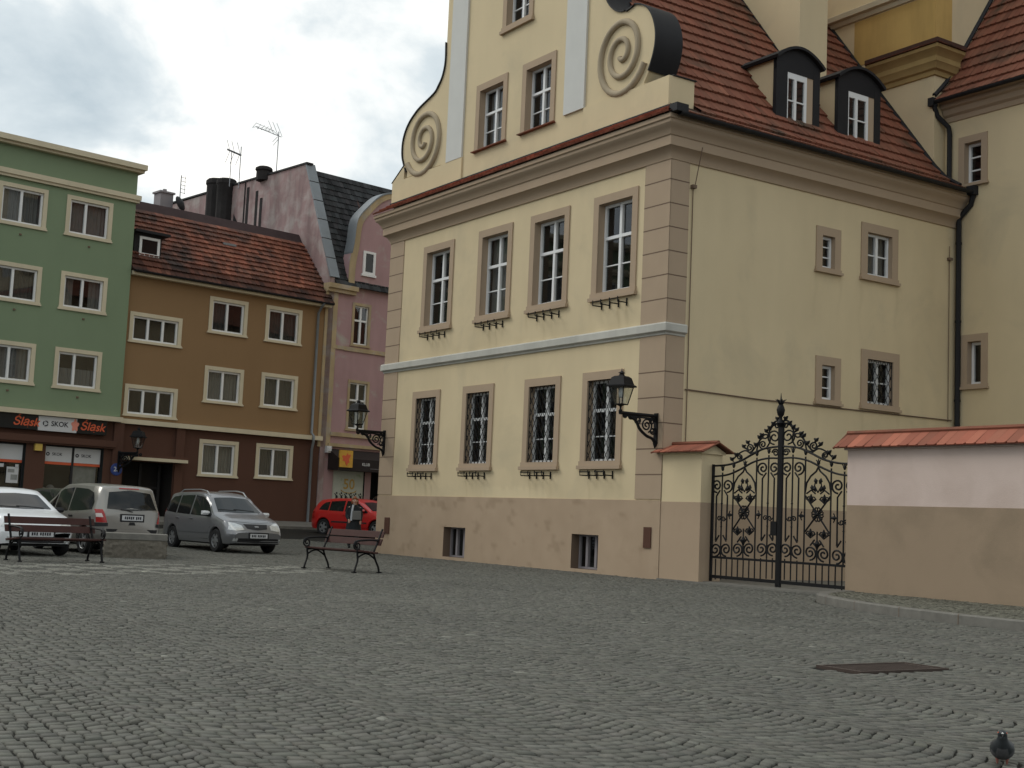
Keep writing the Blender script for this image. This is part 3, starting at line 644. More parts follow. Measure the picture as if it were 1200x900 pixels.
gutter(gt, (-.30, -.60, 10.80), (VL + .15, -.60, 10.80), .085, (0, 1, 0))
gt.box(-.46, -.1, -.68, -.42, 10.79, 10.98); gt.tube([(-.45, -.55, 10.84), (-.45, 13.9, 10.84)], .012, 5)
gt.build('gutter', 'metal_dark', hall)
# main roof, gate side in real tiles
ROOF = [(-.56, 10.80), (0.0, 11.17), (.36, 11.55), (6.87, 20.0)]
def clip_main(q, a0, a1):
    u = q[0]; return (u if u < .0 else .74), a1
tiles('roof', hall, 'tile', lambda a, p, z: (a, p, z), ROOF, -.42, 10.02, tw=.19, row=.46, clip=clip_main, thick=.075, vary=.13)
rb = MB(); rb.add([(.7, 6.87, 20), (22, 6.87, 20), (22, 14.2, 10.8), (.7, 14.2, 10.8)], [(0, 1, 2, 3)]); rb.tint = None
rb.build('rear_roof', 'tile', hall)
bk = MB(); bk.quad((0, UW, -.1), (22, UW, -.1), (22, UW, 11), (0, UW, 11)); bk.quad((22, -9, -.1), (22, UW, -.1), (22, UW, 11), (22, -9, 11)); bk.build('rear_wall', 'cream', hall)
# big chimney stack through the roof
ch = MB(); ch.box(6.15, 7.25, 1.95, 6.2, 13, 22); ch.build('chimney', 'cream', hall)
cf = MB(); path = [(u, 11.55 + 1.298 * (u - .36)) for u in (1.9, 6.3)]
cf.prism([(path[0][0], path[0][1] - .1), (path[1][0], path[1][1] - .1), (path[1][0], path[1][1] + .09), (path[0][0], path[0][1] + .12)], lambda p, q, d: (d, p, q), 6.10, 6.148)
cf.build('chimney_flashing', 'metal_dark', hall)
# dormers with curved metal hoods
def dormer(v0, v1, shift):
    d = MB(); uf = .55; w = v1 - v0; c = (v0 + v1) / 2; zt = 13.42; rise = .52
    arc = [(v0 - .10 + (w + .20) * k, zt + rise * math.sin(math.pi * (.06 + .88 * k)) ** .8 - .10) for k in np.linspace(0, 1, 17)]
    # hood: thick curved sheet running back into the roof
    hood = MB(); rg = []
    for u_ in (uf - .12, 2.6):
        rg.append([(p, u_, q) for p, q in arc] + [(c + (p - c) * .95, u_, q - .07) for p, q in reversed(arc)])
    hood.rings(rg)
    body = MB(); a_, b_ = v0 + .40, v1 - .24
    body.box(v0, a_, uf, uf + .12, 11.72, zt); body.box(b_, v1, uf, uf + .12, 11.72, zt)
    tym = [(p, q - .06) for p, q in arc[1:-1]]
    body.prism([(v0, 13.12)] + [(v0, tym[0][1])] + tym[1:-1] + [(v1, tym[-1][1])] + [(v1, 13.12)], lambda p, q, dd: (p, dd, q), uf + .004, uf + .10)
    o_ = body.build('dormer', 'metal_dark', hall)
    hood.build('hood', 'metal_dark', o_, smooth=40)
    ck = MB()
    for x in (v0 + .07, v1 - .07):
        ck.add([(x, uf + .12, 11.7), (x, uf + .12, zt), (x, 1.95, zt + .02)], [(0, 1, 2)])
    ck.build('cheek', 'cream', o_, recalc=False)
    fb = MB()
    fb.tube([(v0 + .04, uf + .1, 11.80), (v0 + .04, 1.9, 13.55)], .055, 5); fb.build('cheek_flashing', 'metal_dark', o_)
    rv = MB(); rv.box(b_ - .26, b_ - .004, uf + .02, uf + .1, 11.8, 13.12); rv.build('jamb', 'tan', o_)
    fr_ = lambda a, o, z: (a, uf + .06 - o, z)
    wn = MB(fr_); A0, A1 = a_ - .02, b_ - .24; Z0, Z1 = 11.78, 13.12
    wn.box(A0, A0 + .06, 0, .05, Z0, Z1); wn.box(A1 - .09, A1, 0, .05, Z0, Z1); wn.box(A0 + .06, A1 - .09, 0, .05, Z0, Z0 + .08); wn.box(A0 + .06, A1 - .09, 0, .05, Z1 - .16, Z1); m_ = A0 + (A1 - A0) * .42; wn.box(m_ - .045, m_ + .045, -.004, .06, Z0 + .08, Z1 - .16); wn.box(A0 + .06, A1 - .09, -.002, .04, 12.36, 12.395)
    wn.build('sash', 'white', o_)
    MB(fr_).quad((A0, .01, Z0), (A1, .01, Z0), (A1, .01, Z1), (A0, .01, Z1)).build('pane', 'glass', o_)
    MB(fr_).box(A0 + .01, A1 - .01, -.055, -.012, Z0 + .01, Z1 - .01).build('backing', 'dark_in', o_)  # flat dark panel, coloured to stand in for the unlit interior
dormer(3.92, 5.52, 0); dormer(6.22, 7.9, 0)
# tower block rising behind the main roof
TV = 10.0; TU = .42
tw = MB(); tw.box(TV, 20, TU, 13.0, 8, 26)
tw.build('tower', 'cream', hall)
to = MB(lambda a, o, z: (TV - o, a, z)); to.box(TU - .012, 3.40, -.3, .014, 15.3, 16.7); to.build('tower_panel', 'ochre', hall)
to = MB(); to.box(TV - .004, TV + .72, TU - .016, TU + .1, 15.3, 18.5); to.build('tower_pilaster', 'ochre', hall)
def tower_cornice(prof, ua, vb, nm, mtl):
    m_ = MB(); m_.rings([[(TV + .0, ua + d * .0, z) if d < 0 else (TV - d, ua, z) for d, z in prof], [(TV - d, TU - d, z) for d, z in prof], [(vb, TU - d, z) for d, z in prof]]); return m_.build(nm, mtl, hall, smooth=30)
tower_cornice([(-.02, 14.28), (.05, 14.30), (.07, 14.42), (.14, 14.46), (.20, 14.62), (.22, 14.64), (.22, 14.78), (.30, 14.90), (.38, 14.96), (.40, 15.05), (-.02, 15.1)], 2.62, 10.85, 'tower_cornice', 'ochre_dull')
tower_cornice([(-.02, 15.06), (.42, 15.06), (.43, 15.20), (.40, 15.22), (-.02, 15.24)], 2.62, 10.85, 'tower_cornice_edge', 'tile_edge')
tiles('tower_cornice_tiles', hall, 'tile', lambda a, p, z: (TV - p, a, z), [(.44, 15.06), (.0, 15.34)], -.1, 2.64, tw=.2, row=.13, clip=lambda q, a, b: (TU - q[0] - .02, b))
tiles('tower_cornice_tiles', hall, 'tile', lambda a, p, z: (a, TU - p, z), [(.44, 15.06), (.0, 15.34)], TV - .5, 10.85, tw=.2, row=.13, clip=lambda q, a, b: (TV - q[0] - .02, b))
m_ = MB(); pr = [(-.02, 16.72), (.06, 16.74), (.10, 16.86), (.20, 16.90), (.22, 17.05), (.10, 17.12), (-.02, 17.14)]
m_.rings([[(TV - d, u_, z) for d, z in pr] for u_ in (1.0, 5.6)]); m_.build('tower_string_course', 'cream_trim', hall)
# right wing, its eaves a storey higher
fW = lambda a, o, z: (VL - o, a, z)
WR = [(-1.0, -.05, 10.98, 12.44, .2, .1), (-1.04, -.2, 5.3, 6.82, .2, .14)]
wall(hall, fW, 'wing_wall', -9, .02, -.1, 13.6, [opening(*w_) for w_ in WR], 'cream')
window(hall, fW, *WR[0], cols=(), bars=((.34, .04), (.66, .04)), depth=.26, frame_t=.08)
window(hall, fW, *WR[1], cols=(), bars=(), depth=.26, frame_t=.08)
wx = MB(fW); wx.quad((.02, 0, 10.6), (.44, 0, 10.6), (.44, 0, 13.6), (.02, 0, 13.6)); wx.build('wing_return', 'cream', hall)
wc = MB(); pw = [(-.02, 12.95), (.04, 12.97), (.06, 13.10), (.14, 13.16), (.18, 13.30), (.26, 13.34), (.30, 13.46), (.36, 13.50), (-.02, 13.6)]
wc.rings([[(VL - d, u_, z) for d, z in pw] for u_ in (.40, -9)]); wc.build('wing_cornice', 'tan', hall)
tiles('wing_roof', hall, 'tile', lambda a, p, z: (p, a, z), [(VL - .5, 13.50), (VL, 14.0), (VL + 5.5, 22.1)], -8.5, .40, tw=.19, row=.46, thick=.075, vary=.13)
wg = MB(); gutter(wg, (VL - .52, .55, 13.52), (VL - .52, -9, 13.52), .085, (1, 0, 0)); wg.box(VL - .62, VL - .40, .38, .56, 13.38, 13.62)
wg.tube([(VL - .5, .42, 13.7), (VL, .42, 14.2), (VL + 5.5, .42, 22.3)], .07, 6)
wg.build('wing_gutter', 'metal_dark', hall)
dp = MB(); dp.tube([(VL - .5, .44, 13.42), (VL - .40, .38, 13.1), (VL - .12, .22, 12.8), (VL - .10, .20, 12.6), (VL - .10, .20, 11.5), (VL - .20, .12, 11.2)], .07, 8)
dp.tube([(VL - .05, -.60, 10.78), (VL - .06, -.50, 10.45), (VL - .10, -.14, 10.1), (VL - .10, -.14, 9.9), (VL - .10, -.14, .05)], .075, 8)
for z in (9.4, 7.2, 5.0, 2.8): dp.lathe([(.09, -.03), (.09, .03)], (VL - .10, -.14, z), 10)
dp.box(VL - .2, VL + .05, -.7, -.45, 10.7, 10.95)
dp.build('downpipe', 'metal_dark', hall, smooth=40)
# rake flashing where roof meets tower, wires
rf = MB(); rf.tube([(TV - .02, -.5, 10.92), (TV - .02, 0, 11.24), (TV - .02, .36, 11.62), (TV - .02, 5.5, 11.62 + 1.298 * 5.14)], .06, 6); rf.build('roof_flashing', 'metal_dark', hall)
cb = MB(fS); cb.tube([(.62, .03, 4.43), (3, .03, 4.40), (6, .03, 4.42), (10.3, .03, 4.45)], .018, 5); cb.tube([(.68, .03, 1.8), (.68, .03, 9.2), (.70, .08, 9.35), (.7, .3, 10.2)], .012, 5); cb.tube([(10.15, .03, 4.4), (10.15, .03, 9.3)], .010, 5)
cb.box(.62, .74, 0, .10, 9.25, 9.33); cb.box(10.08, 10.22, 0, .10, 8.9, 8.97)
cb.build('lightning_cable', 'groove', hall)
vp = MB(fF); vp.box(.26, .52, .0, .05, .70, 1.18); vp.build('vent_plate', 'maroon', hall)
vp = MB(fF); vp.box(12.78, 13.08, .0, .05, .62, 1.12); vp.build('vent_plate', 'maroon', hall)

# ================================================================== garden wall, gate pillar, gate
def capped_wall(name, u0, u1, top, upper, label, cat, wide=.45, rise=.33):
    r = empty(name, HW(wide / 2, (u0 + u1) / 2), ANG_H, label, cat); ua, ub = u0 - (u0 + u1) / 2, u1 - (u0 + u1) / 2; h = wide / 2
    MB().box(-h, h, ua, ub, 1.78, top).build('upper_wall', upper, r)
    MB().box(-h - .006, h + .006, ua - .006, ub + .006, -.1, 1.78).build('plinth', 'plinth' if upper == 'cream' else 'wall_plinth', r)
    MB().box(-h - .05, h + .05, ua - .05, ub + .05, top, top + .05).build('coping', upper, r)
    tiles('tile_cap', r, 'tile_new', lambda a, p, z: (p, a, z), [(-h - .17, top + .03), (0, top + rise)], ua - .20, ub + .20, tw=.21, row=.36, thick=.028, vary=.28)
    tiles('tile_cap', r, 'tile_new', lambda a, p, z: (-p, a, z), [(-h - .17, top + .03), (0, top + rise)], ua - .20, ub + .20, tw=.21, row=.36, thick=.028, vary=.28)
    e_ = MB()
    for y in (ua - .05, ub + .03): e_.add([(-h - .05, y, top + .05), (h + .05, y, top + .05), (0, y, top + rise - .02), (-h - .05, y + .02, top + .05), (h + .05, y + .02, top + .05), (0, y + .02, top + rise - .02)], [(0, 1, 2), (3, 5, 4), (0, 3, 4, 1), (1, 4, 5, 2), (2, 5, 3, 0)])
    e_.build('gable_end', upper, r)
    v_ = MB()
    for y in (ua - .21, ub + .21): v_.tube([(-h - .18, y, top + .03), (0, y, top + rise + .02), (h + .18, y, top + .03)], .022, 5)
    v_.tube([(0, ua - .2, top + rise + .025), (0, ub + .2, top + rise + .025)], .05, 6)
    v_.build('verge', 'tile', r); return r
capped_wall('gate_pillar', -1.36, -.03, 2.86, 'cream', 'cream gate pillar with a little red tiled cap against the town hall corner', 'gate pillar', wide=.62, rise=.24)
capped_wall('garden_wall', -16.0, -5.58, 2.85, 'garden_wall', 'long pale pink garden wall with tan base and red tiled cap beside the iron gate', 'wall')

GU0, GU1 = -1.40, -5.56; GV = .30
gate = empty('iron_gate', HW(GV, (GU0 + GU1) / 2, .1), ANG_H, 'black wrought iron double gate with scrollwork and a tall finial', 'gate')
LW = (GU0 - GU1) / 2     # width of a leaf
Hx = lambda px: (px - 38) / 310 * LW
def Hz(px, py): yb = 805 + (px - 38) * .098; return .06 + (yb - py) / (yb - 325 - (px - 38) * .0) * 2.44 if False else .06 + (yb - py) / (480 + (px - 38) * .105) * 2.44
def leaf(sign):
    # a = 0 at the hinge, LW at the centre; sign +1: hinge at the pillar
    f = (lambda a, o, z: (-o, LW - a, z)) if sign > 0 else (lambda a, o, z: (-o, a - LW, z))
    P = lambda px, py: (Hx(px), 0, Hz(px, py))
    fr = MB(f); cur = lambda L, r, mb, n=5: mb.tube([(Hx(p), 0, Hz(p, q)) for p, q in L], r, n)
    fr.box(0, .05, -.025, .025, -.04, Hz(38, 318)); fr.box(LW - .065, LW - .012, -.028, .028, -.04, Hz(345, 130))
    fr.box(0, LW - .02, -.02, .02, Hz(190, 826), Hz(190, 812)); fr.box(0, LW - .02, -.018, .018, Hz(190, 738), Hz(190, 728))
    OUT = smooth_line([(38, 325), (110, 320), (170, 303), (220, 276), (275, 250), (345, 240)], 6); INN = smooth_line([(38, 372), (110, 364), (170, 340), (230, 308), (290, 293), (345, 293)], 6)
    cur(OUT, .024, fr, 6); cur(INN, .022, fr, 6)
    root = fr.build('gate_leaf', 'iron', gate)
    bars = MB(f); bars.fat = 1.3
    oy = lambda px, L: float(np.interp(px, [p[0] for p in L], [p[1] for p in L]))
    for px in (86, 138, 190, 243, 296):
        if px == 190: bars.tube([P(px, 730), P(px, 600)], .013, 5); bars.tube([P(px, 330), P(px, oy(px, OUT) + 25)], .012, 5)
        else: bars.tube([P(px, 730), P(px, oy(px, INN) - 14)], .014, 5)
        t_ = oy(px, INN) - (38 if px != 190 else 20)
        bars.tube([P(px, t_ + 18), P(px, t_ + 8), P(px, t_ - 10)], [.012, .03, .004], 5); bars.tube([P(px - 9, t_ - 4), P(px, t_ + 12), P(px + 9, t_ - 4)], .010, 4)
    for k in range(1, 12):
        px = 38 + k * 25.8; bars.tube([P(px, 820), P(px, 730)], .012, 5)
    bars.build('bar', 'iron', root)
    s_ = MB(f); s_.fat = 1.65
    def sp2(cx, cy, r0, r1, a0, turns, hand, rad=.0125):
        s_.tube([P(x, y) for x, y in [(cx + (p - cx) * .86, y_) for p, y_ in spiral((cx, cy), r0, r1, a0, turns, hand=hand)]], rad, 5)
    for bx in (86, 296):                       # lyres round the plain bars
        top = oy(bx, INN) + 44
        for d in (-1, 1):
            x = bx + d * 25
            s_.tube([P(bx + d * 9, 628), P(x, 655)], .011, 5); s_.tube([P(x + d * 1, 650), P(x, 640), P(bx + d * 26, 470), P(bx + d * 26, top + 45), P(bx + d * 10, top + 20)], .0115, 5)
            sp2(x, 690, 30, 5, math.pi * .5 if d > 0 else math.pi * .5, 1.6, d); sp2(bx + d * 25, top, 30, 4, math.pi * .5, 1.6, -d)
        for yy, rr in ((490, .03), (520, .022), (548, .03), (572, .024), (590, .028)): s_.lathe([(.006, -.03), (rr, 0), (.006, .03)], P(bx, yy), 6)
        for d in (-1, 1): sp2(bx + d * 10, 555, 12, 3, 0, 1.2, d, .009)
    for d in (-1, 1):                          # ornament panel: lattice, hearts, rosette
        s_.tube([P(190, 335)] + [P(190 + d * a, b) for a, b in ((8, 352), (30, 372), (46, 400), (52, 440))], .012, 5)
        s_.tube([P(190 - d * 50, 455), P(190, 530), P(190 + d * 50, 605)], .011, 5); s_.tube([P(190 - d * 50, 605), P(190 + d * 50, 455)], .011, 5)
        s_.tube([P(190 + d * 10, 445), P(190 + d * 27, 430), P(190 + d * 46, 445)], .011, 5)
        for cy in (465, 608):
            c = 190 + d * 27; sp2(c - 9, cy, 11, 3, 0, 1.3, 1, .009); sp2(c + 9, cy, 11, 3, math.pi, 1.3, -1, .009); s_.tube([P(c, cy - 18), P(c, cy), P(c, cy + 16)], [.006, .03, .006], 5)
            s_.tube([P(c - 20, cy + 2), P(c, cy + 20), P(c + 20, cy + 2)], .010, 5)
        sp2(190 + d * 27, 690, 30, 5, math.pi * .5, 1.7, d); s_.tube([P(190 + d * 10, 635), P(190 + d * 27, 660)], .011, 5)
        for bx_, by_ in ((10, 392), (24, 420), (14, 425)): s_.tube([P(190 + d * (bx_ - 4), by_ + 12), P(190 + d * bx_, by_), P(190 + d * (bx_ + 2), by_ - 12)], [.006, .028, .004], 5)
        s_.tube([P(190, 440), P(190 + d * 14, 412), P(190 + d * 10, 392)], .009, 5)
        c = 190 + d * 68; s_.tube([P(c - d * 16, 540), P(c, 540), P(c + d * 10, 540)], [.008, .026, .004], 5); s_.tube([P(c - d * 4, 522), P(c + d * 4, 540), P(c - d * 4, 558)], .010, 4)
    for k in range(12):
        a = k * math.pi / 6; s_.tube([P(190 + 8 * math.cos(a), 530 + 10 * math.sin(a)), P(190 + 22 * math.cos(a), 530 + 27 * math.sin(a)), P(190 + 24 * math.cos(a + .4), 530 + 29 * math.sin(a + .4))], .012, 4)
    s_.lathe([(.01, -.04), (.05, 0), (.01, .04)], P(190, 530), 8); s_.tube([P(190, 680), P(190, 650), P(190, 632)], [.006, .035, .005], 5)
    for d in (-1, 1): s_.tube([P(190, 662), P(190 + d * 14, 650), P(190 + d * 18, 640)], [.02, .014, .004], 4)
    s_.build('scrollwork', 'iron', root)
    c_ = MB(f); c_.fat = 1.5                    # cresting over the upper rail
    def sp3(cx, cy, r0, r1, a0, turns, hand, rad=.0125): c_.tube([P(cx + (x - cx) * .9, y) for x, y in spiral((cx, cy), r0, r1, a0, turns, hand=hand)], rad, 5)
    sp3(318, 198, 34, 6, math.pi * .5, 1.7, 1); sp3(268, 232, 19, 4, math.pi * .4, 1.5, 1); sp3(210, 246, 20, 4, math.pi * .6, 1.6, -1); sp3(163, 287, 15, 3, math.pi * .5, 1.5, -1); sp3(330, 150, 15, 3, math.pi * .3, 1.4, -1); sp3(325, 268, 17, 4, math.pi, 1.5, 1)
    for L in ([(130, 300), (160, 272), (190, 258), (215, 266), (240, 235), (262, 205), (285, 202), (300, 165), (322, 140), (345, 150)], [(180, 240), (195, 250), (212, 270), (232, 266)], [(240, 262), (252, 215), (272, 190), (292, 190)], [(286, 245), (300, 215), (296, 170), (318, 132), (345, 128)]):
        c_.tube([P(*q) for q in smooth_line(L, 5)], .0125, 5)
    for bx_, by_ in ((128, 296), (148, 276), (182, 240), (200, 222), (236, 232), (252, 200), (282, 172), (296, 158), (312, 140), (330, 118), (262, 190)):
        c_.tube([P(bx_ + 8, by_ + 10), P(bx_, by_), P(bx_ - 9, by_ - 9)], [.008, .030, .005], 5); c_.tube([P(bx_ + 8, by_ - 6), P(bx_ - 4, by_ + 6)], [.018, .005], 4)
    c_.build('cresting', 'iron', root)
    if sign > 0: MB(f).box(LW - .22, LW - .05, -.04, .04, 1.02, 1.32).build('lock_box', 'iron', root)
    return root
leaf(1); leaf(-1)
fi = MB(); zt = Hz(345, 130)
fi.box(-.03, .03, -.028, .028, .0, zt + .02)
fi.lathe([(.05, zt - .10), (.09, zt - .04), (.05, zt + .02), (.03, zt + .08), (.07, zt + .14), (.09, zt + .24), (.06, zt + .33), (.035, zt + .36), (.06, zt + .39), (.02, zt + .44), (.004, zt + .60)], (-.03, 0, 0), 10)
for a in range(6):
    x, y = math.cos(a * math.pi / 3), math.sin(a * math.pi / 3); fi.tube([(-.03 + .03 * x, .03 * y, zt + .36), (-.03 + .07 * x, .07 * y, zt + .44), (-.03 + .12 * x, .12 * y, zt + .46)], [.02, .018, .004], 5)
fi.build('finial', 'iron', gate, smooth=50)
th = MB(); th.box(-.2, .35, -LW, LW, -.15, -.05); th.build('threshold', 'granite', gate)
tag(MB(lambda a, o, z: tuple(HW(a, o, z))).box(-.05, 9, GU1, GU0 + 1.4, -.2, .035).build('yard_paving', 'granite'), kind='structure')

# ================================================================== wall lanterns
def lantern(name, loc, rz, label, L=1.08, rise=0.0):
    """bracket along local -x from the wall, lantern standing on its tip"""
    r = empty(name, loc, rz, label, 'lamp', 'old style wall lanterns')
    b = MB(); b.fat = 1.6; b.box(-.035, .0, -.06, .06, -.62, .10); b.tube([(0, 0, .03), (-L - .02, 0, .03)], .028, 6); b.tube([(0, 0, -.04), (-L + .1, 0, -.02)], .014, 5)
    arc = smooth_line([(-.03, -.60), (-.12, -.50), (-.30, -.44), (-.50, -.30), (-.62, -.12), (-.80, -.04)], 5); b.tube([(x, 0, z) for x, z in arc], .022, 6)
    for c, r0, a0, t_, h in (((-.30, -.20), .17, -1.2, 2.0, 1), ((-.12, -.32), .09, 1, 1.6, -1), ((-.56, -.10), .10, 2.4, 1.7, 1), ((-.78, -.03), .07, 0, 1.6, -1), ((-.95, -.02), .06, .5, 1.6, -1), ((-.14, -.10), .09, 0, 1.6, 1)):
        b.tube([(p, 0, q) for p, q in spiral(c, r0, .02, a0, t_, hand=h)], .013, 5)
    b.tube([(-.02, 0, -.6), (-.04, 0, -.72)], [.04, .005], 6)
    b.build('bracket', 'iron', r)
    z0 = .07; n = 4; rt = math.pi / 4 + .3
    fr = MB(); fr.lathe([(.03, -.05), (.05, 0), (.02, .05), (.025, .10), (.10, .14), (.14, .15)], (-L, 0, z0), 8)
    def corner(rr, z, k): a = rt + k * math.pi / 2; return (-L + rr * math.cos(a), rr * math.sin(a), z0 + z)
    B, T = .16, .285; zb, zt_ = .15, .56
    for k in range(4): fr.tube([corner(B, zb, k), corner(T, zt_, k)], .013, 5)
    fr.tube([corner(B, zb, k) for k in range(4)], .014, 5, closed=True); fr.tube([corner(T, zt_, k) for k in range(4)], .022, 5, closed=True)
    fr.build('lantern_frame', 'iron', r)
    cap = MB(); cap.lathe([(.36, zt_ - .01), (.36, zt_ + .02), (.30, zt_ + .05), (.235, zt_ + .20), (.17, zt_ + .235), (.07, zt_ + .25), (.045, zt_ + .30), (.09, zt_ + .31), (.05, zt_ + .33), (.015, zt_ + .36), (.004, zt_ + .42)], (-L, 0, z0), 4, rot=rt); cap.build('cap', 'iron', r)
    g = MB()
    for k in range(4): g.add([corner(B, zb, k), corner(B, zb, k + 1), corner(T, zt_, k + 1), corner(T, zt_, k)], [(0, 1, 2, 3)])
    g.build('lamp_pane', 'lamp_glass', r, recalc=False)
    bl = MB(); bl.lathe([(.02, zt_ - .02), (.05, zt_ - .06), (.06, zt_ - .16), (.04, zt_ - .24), (.01, zt_ - .27)], (-L, 0, z0), 8); bl.build('bulb', 'white', r, smooth=50); return r
lantern('wall_lantern', HW(-.025, .20, 3.72), ANG_H, 'black iron lantern on a scrolled bracket on the town hall corner above the gate pillar')
lantern('wall_lantern', HW(-.025, 13.40, 3.74), ANG_H, 'black iron lantern at the far end of the town hall front, against the pink house', L=.98)

# ================================================================== FAR ROW
GZ = .0
green = empty('green_apartment_block', GW(0, 0), ANG_G, 'green rendered apartment block with cream window frames over maroon shopfronts', 'apartment building')
fG = lambda a, o, z: (a, -o, z); OG = .22
GWIN = []
for c0, c1 in [(-2.98 - 2.53 * k, -1.17 - 2.53 * k) for k in range(13)]:  # unseen far bays added so the hall windows reflect a dark mass
    for z0_, z1_ in ((10.9, 12.42), (8.15, 9.57), (5.25, 6.76)): GWIN.append((c0, c1, z0_, z1_))
wall(green, fG, 'wall', -36, -.26, 4.42, 13.9, [opening(*w_, .15, .12) for w_ in GWIN], 'green', o=OG)
gs = MB(); gs.quad((-.26, -OG, 4.42), (-.26, 12, 4.42), (-.26, 12, 13.9), (-.26, -OG, 13.9)); gs.quad((-36, -OG, 0), (-36, 12, 0), (-36, 12, 13.9), (-36, -OG, 13.9)); gs.quad((-36, 12, 0), (-.26, 12, 0), (-.26, 12, 13.9), (-36, 12, 13.9)); gs.build('side_wall', 'green', green)
cu_ = ['full', 'sides', 'low', 'full', 'dark', 'full', 'sides', 'left', 'dark']
for k, w_ in enumerate(GWIN):
    window(green, fG, *w_, sur=.15, sill=.12, cols=(.48,) if k % 2 else (.42,), bars=(), depth=.16, trim='cream_trim', proud=.03, o=OG, curtain=cu_[k % 9], sill_out=.06, frame_t=.075)
gc = MB(fG); gc.box(-36.2, -.05, -12, OG + .35, 13.88, 14.08); gc.box(-36.1, -.1, -.2, OG + .22, 13.78, 13.88); gc.build('roof_cornice', 'cream_trim', green)
gc = MB(fG); gc.box(-36.1, -.16, -.2, OG + .10, 12.62, 12.72); gc.box(-36.1, -.12, -.2, OG + .16, 12.72, 12.90); gc.build('string_course', 'cream_trim', green)
gc = MB(fG); gc.box(-36, -.24, -.2, OG + .22, 4.22, 4.40); gc.build('ground_floor_band', 'cream_trim', green)
vents = MB(fG)
for a in (-2.0, -4.6): 
    for z in (10.62, 7.9, 5.0): vents.lathe([(.05, -.03), (.05, .03)], (a, OG, z), 8)
vents.build('vent_hole', 'groove', green)
# shop floor
SH = [(-7.4, -5.1, .9, 3.18), (-4.72, -3.70, .75, 3.18), (-2.97, -.74, 1.1, 3.2)]
wall(green, fG, 'shop_wall', -36, -.05, .0, 4.22, SH, 'maroon', o=.08)
lg = MB(fG); lg.box(-36, -.36, -.1, .30, 3.26, 3.50); lg.box(-36, -.40, -.1, .24, 3.20, 3.26); lg.build('shop_ledge', 'maroon', green)
pr_ = MB(fG); pr_.box(-.44, -.04, -.1, .20, .2, 4.2); pr_.build('shop_pier', 'maroon', green)
for k, (a, b, c, d) in enumerate(SH):
    s_ = MB(fG); dep = .22
    for q in (((a, .08, c), (a, -.9, c), (a, -.9, d), (a, .08, d)), ((b, .08, c), (b, -.9, c), (b, -.9, d), (b, .08, d)), ((a, -.9, c), (b, -.9, c), (b, -.9, d), (a, -.9, d)), ((a, .08, d), (a, -.9, d), (b, -.9, d), (b, .08, d)), ((a, .08, c), (a, -.9, c), (b, -.9, c), (b, .08, c))): s_.quad(*q)
    w_ = s_.build('shop_window', 'shade_glass', green)
    f_ = MB(fG); g_ = -.12; mids = [a, (a + b) / 2, b] if k != 1 else [a, b]
    for m in mids: f_.box(max(a, m - .04), min(b, m + .04), g_ - .03, g_ + .03, c, d)
    f_.box(a, b, g_ - .028, g_ + .028, c, c + .08); f_.box(a, b, g_ - .028, g_ + .028, d - .05, d); f_.build('shop_frame', 'black_plastic', w_)
    MB(fG).quad((a, g_, c), (b, g_, c), (b, g_, d), (a, g_, d)).build('pane', 'glass', w_)
    for i in range(len(mids) - 1):
        p, q = mids[i] + .05, mids[i + 1] - .05
        wb = MB(fG); wb.box(p, q, g_ + .031, g_ + .04, d - .60, d - .06); wb.box(p, q, g_ + .031, g_ + .041, d - .70, d - .605, 1); bnd = wb.build('window_band', ['sign_white', 'sign_orange'], w_)
        if k != 1:
            text_mesh('SKOK', 'band_lettering', .15, bnd, lambda x, y, dd, p=p, q=q, d=d: ((p + q) / 2 - .05 + x, -(g_ + .041 + dd), d - .33 + y), 'ink', bold=.002)
            rg_ = MB(fG); c3 = ((p + q) / 2 - .40, d - .33)
            rg_.tube([(c3[0] + .05 * math.cos(t), g_ + .045, c3[1] + .05 * math.sin(t)) for t in np.linspace(0, 2 * math.pi, 14)[:-1]], .018, 4, closed=True); rg_.build('band_emblem', 'ink', bnd)
# things in and on the shop front
ds = MB(fG); ds.box(-4.28, -3.85, -.075, -.06, 1.75, 2.32); tag(ds.build('notice_sheet', 'sign_white', empty('door_notice', GW(-4.06, .07, 1.75), ANG_G, 'white notice sheets taped to the dark shop door', 'notice')), None)
o_ = bpy.data.objects['door_notice']; n_ = bpy.data.objects['notice_sheet']; n_.location = (4.06, .07, -1.75)
n2 = MB(fG); n2.box(-4.62, -4.40, -.075, -.06, 2.30, 2.42); n2.box(-3.98, -3.86, -.075, -.06, 2.28, 2.42); n2 = n2.build('notice_slip', 'sign_white', o_); n2.location = (4.06, .07, -1.75)
n3 = MB(fG); n3.box(-4.12, -3.88, -.06, -.055, 1.86, 2.05); n3.box(-4.24, -4.0, -.06, -.055, 2.12, 2.24); n3 = n3.build('notice_print', 'poster2', o_); n3.location = (4.06, .07, -1.75)
ps = empty('framed_poster', GW(-1.34, -.2, 1.2), ANG_G, 'grey framed poster standing inside the shop window', 'poster')
fA = lambda a, o, z: (a, -o, z)
MB(fA).box(-.42, .42, -.02, .0, .02, 1.36).build('poster_sheet', 'poster2', ps); q = MB(fA)
for x0, x1, z0_, z1_ in ((-.46, -.40, 0, 1.4), (.40, .46, 0, 1.4), (-.40, .40, 0, .05), (-.40, .40, 1.35, 1.4)): q.box(x0, x1, -.025, .02, z0_, z1_)
q.build('poster_frame', 'aluminium', ps)
bl = empty('window_balloons', GW(-2.35, -.45, 1.12), ANG_G, 'pale round balloons at the foot of the shop window', 'balloons')
